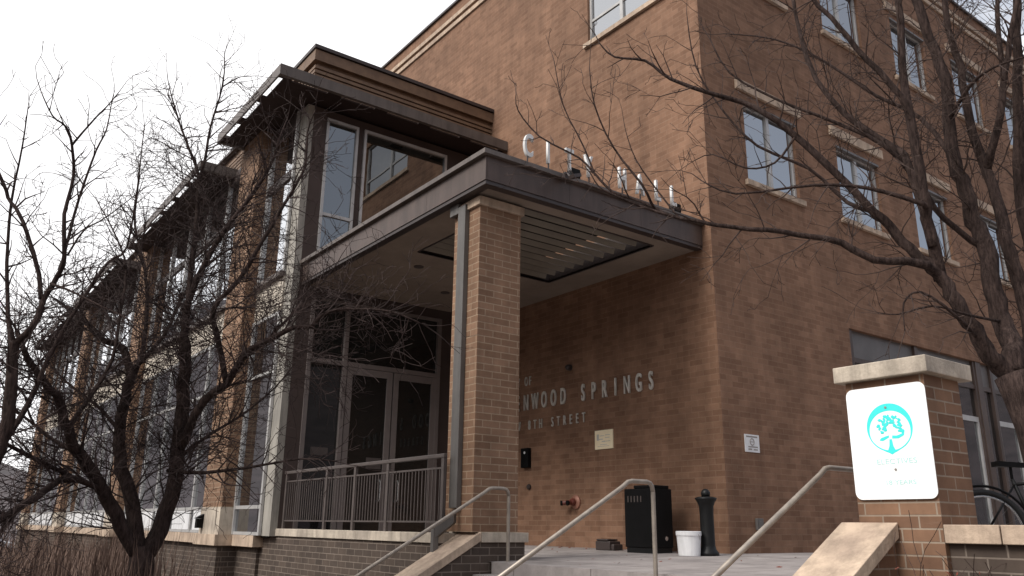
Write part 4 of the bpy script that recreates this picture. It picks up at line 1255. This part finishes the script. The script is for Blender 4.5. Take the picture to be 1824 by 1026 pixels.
lm_([(1664, 483, D3 - .4), (1636, 468, D3 - .6), (1558, 464, D3 - .8), (1500, 434, D3 - .9), (1443, 421, D3 - 1.0), (1367, 410, D3 - 1.1), (1280, 402, D3 - 1.2), (1235, 392, D3 - 1.2), (1197, 385, D3 - 1.2), (1133, 364, D3 - 1.2), (1057, 332, D3 - 1.3), (1007, 319, D3 - 1.3), (943, 296, D3 - 1.3)], .055, .005, power=.6)
lm_([(1197, 385, D3 - 1.2), (1143, 360, D3 - 1.0), (1092, 342, D3 - 1.0), (1060, 310, D3 - 1.0), (1031, 281, D3 - 1.0), (961, 243, D3 - 1.0), (923, 197, D3 - 1.0), (919, 168, D3 - 1.0)], .018, .005)
lm_([(1165, 370, D3 - 1.1), (1143, 328, D3 - 1.3), (1092, 262, D3 - 1.3), (1059, 187, D3 - 1.4), (1050, 122, D3 - 1.4)], .015, .005)
lm_([(1060, 312, D3 - 1.0), (1040, 262, D3 - .9), (1003, 187, D3 - .9), (987, 108, D3 - .9)], .011, .0045)
lm_([(1210, 388, D3 - 1.2), (1175, 345, D3 - 1.1), (1133, 285, D3 - 1.1), (1115, 235, D3 - 1.1)], .011, .0045)
lm_([(1650, 370, D3 - .6), (1635, 360, D3 - .7), (1544, 335, D3 - .8), (1453, 330, D3 - .9), (1311, 345, D3 - 1.0), (1250, 322, D3 - 1.0)], .028, .006)
lm_([(1662, 440, D3 - .5), (1620, 299, D3 - .4), (1595, 264, D3 - .3), (1524, 218, D3 - .2), (1468, 162, D3 - .2), (1433, 91, D3 - .1), (1412, 0, D3), (1400, -60, D3)], .042, .016)
lm_([(1624, 222, D3 - .7), (1605, 172, D3 - .8), (1544, 106, D3 - .9), (1493, 46, D3 - 1.0), (1458, 10, D3 - 1.0), (1420, -40, D3 - 1.1)], .036, .02)
lm_([(1750, 440, D3 + .25), (1680, 390, D3 + .0), (1640, 330, D3 - .2), (1575, 260, D3 - .4), (1480, 215, D3 - .5), (1390, 180, D3 - .6), (1300, 130, D3 - .6), (1265, 70, D3 - .6)], .032, .007)
lm_([(1700, 290, D3 + .3), (1640, 210, D3 + .5), (1560, 170, D3 + .5), (1470, 110, D3 + .5), (1380, 70, D3 + .5), (1290, 60, D3 + .5)], .028, .006)
lm_([(1690, 215, D3 + .3), (1730, 150, D3), (1770, 120, D3 - .2), (1830, 100, D3 - .3)], .025, .008)
lm_([(1742, 604, D3 - .2), (1700, 560, D3 - .7), (1640, 520, D3 - .9), (1610, 540, D3 - 1.0), (1612, 590, D3 - 1.0)], .018, .005)
lm_([(1787, 573, D3 + .2), (1720, 560, D3 - .5), (1660, 545, D3 - .7), (1600, 560, D3 - .9), (1560, 556, D3 - 1)], .016, .004)
lm_([(1417, 243, D3 - .8), (1380, 290, D3 - .9), (1330, 300, D3 - 1.0), (1270, 275, D3 - 1.0), (1230, 290, D3 - 1.0)], .014, .004)
lm_([(1558, 378, D3 - .6), (1510, 360, D3 - .4), (1440, 300, D3 - .3), (1350, 260, D3 - .3), (1290, 200, D3 - .3), (1240, 120, D3 - .3), (1225, 40, D3 - .3)], .024, .006)
for pth in paths:
    sprout(tw, pth, rng, .165, .72, .0095, .05, 5, 3, .2)
tr.build('trunk', M['bark2'], rt, smooth=True)
tw.build('crown', M['twig2'], rt)

# ------------------------------------------------------------------ dry grass and shrub
rng = random.Random(8)
gm = MB()
for k in range(15000):
    y = rng.uniform(7.0, 24.0)
    x = rng.uniform(-1.0, 5.9)
    v_ = Vector((x, y))
    cl_ = math.sin(x * 2.1 + y * .9) + math.sin(y * 1.7 - x * 1.3)
    if cl_ < -.6 or y < 8.0 + .2 * x or x > 1.15 + .17 * y + .25 * math.sin(y * 2.3): continue
    z = gz(x, y)
    h_ = rng.uniform(.75, 1.3) * (1.0 + .12 * cl_)
    if x > 3.5 and y < 18: h_ *= .55
    a = rng.uniform(0, 6.28); ln = rng.uniform(.05, .35)
    w = rng.uniform(.006, .012)
    dx, dy = math.cos(a), math.sin(a)
    p0 = Vector((x, y, z)); p1 = p0 + Vector((dx * ln * .35, dy * ln * .35, h_ * .6)); p2 = p0 + Vector((dx * ln, dy * ln, h_))
    s_ = Vector((-dy, dx, 0)) * w
    gm.add([p0 - s_, p0 + s_, p1 + s_ * .8, p1 - s_ * .8, p2], [(0, 1, 2, 3), (3, 2, 4)])
tag(gm.build('dry_grass', M['grass']), 'tall reddish brown winter grass at the foot of the wing', 'grass', kind='stuff')

sh = thing('leafy_shrub', (6.2, 3.0, -.6), 'low winter shrub with a few red brown leaves under the planter wall', 'shrub')
tw = MB(); lv = MB()
rng = random.Random(4)
for k in range(26):
    p0 = Vector((6.25 + rng.uniform(-.15, .2), 3.0 + rng.uniform(-.45, .35), -1.2))
    d = Vector((rng.gauss(0, .25), rng.gauss(0, .3), 1))
    twig(tw, p0, d, rng.uniform(.9, 1.35), .006, 1, rng, .1, 5, 2)
for k in range(170):
    c = Vector((6.2 + rng.gauss(0, .16), 3.0 + rng.gauss(0, .28), rng.uniform(-.5, .12)))
    a = Vector((rng.gauss(0, 1), rng.gauss(0, 1), rng.gauss(0, 1))).normalized() * rng.uniform(.012, .028); b = a.orthogonal().normalized() * .012
    lv.add([c - a, c + b, c + a, c - b], [(0, 1, 2, 3)])
tw.build('stems', M['twig2'], sh)
lv.build('leaves', M['berry'], sh)
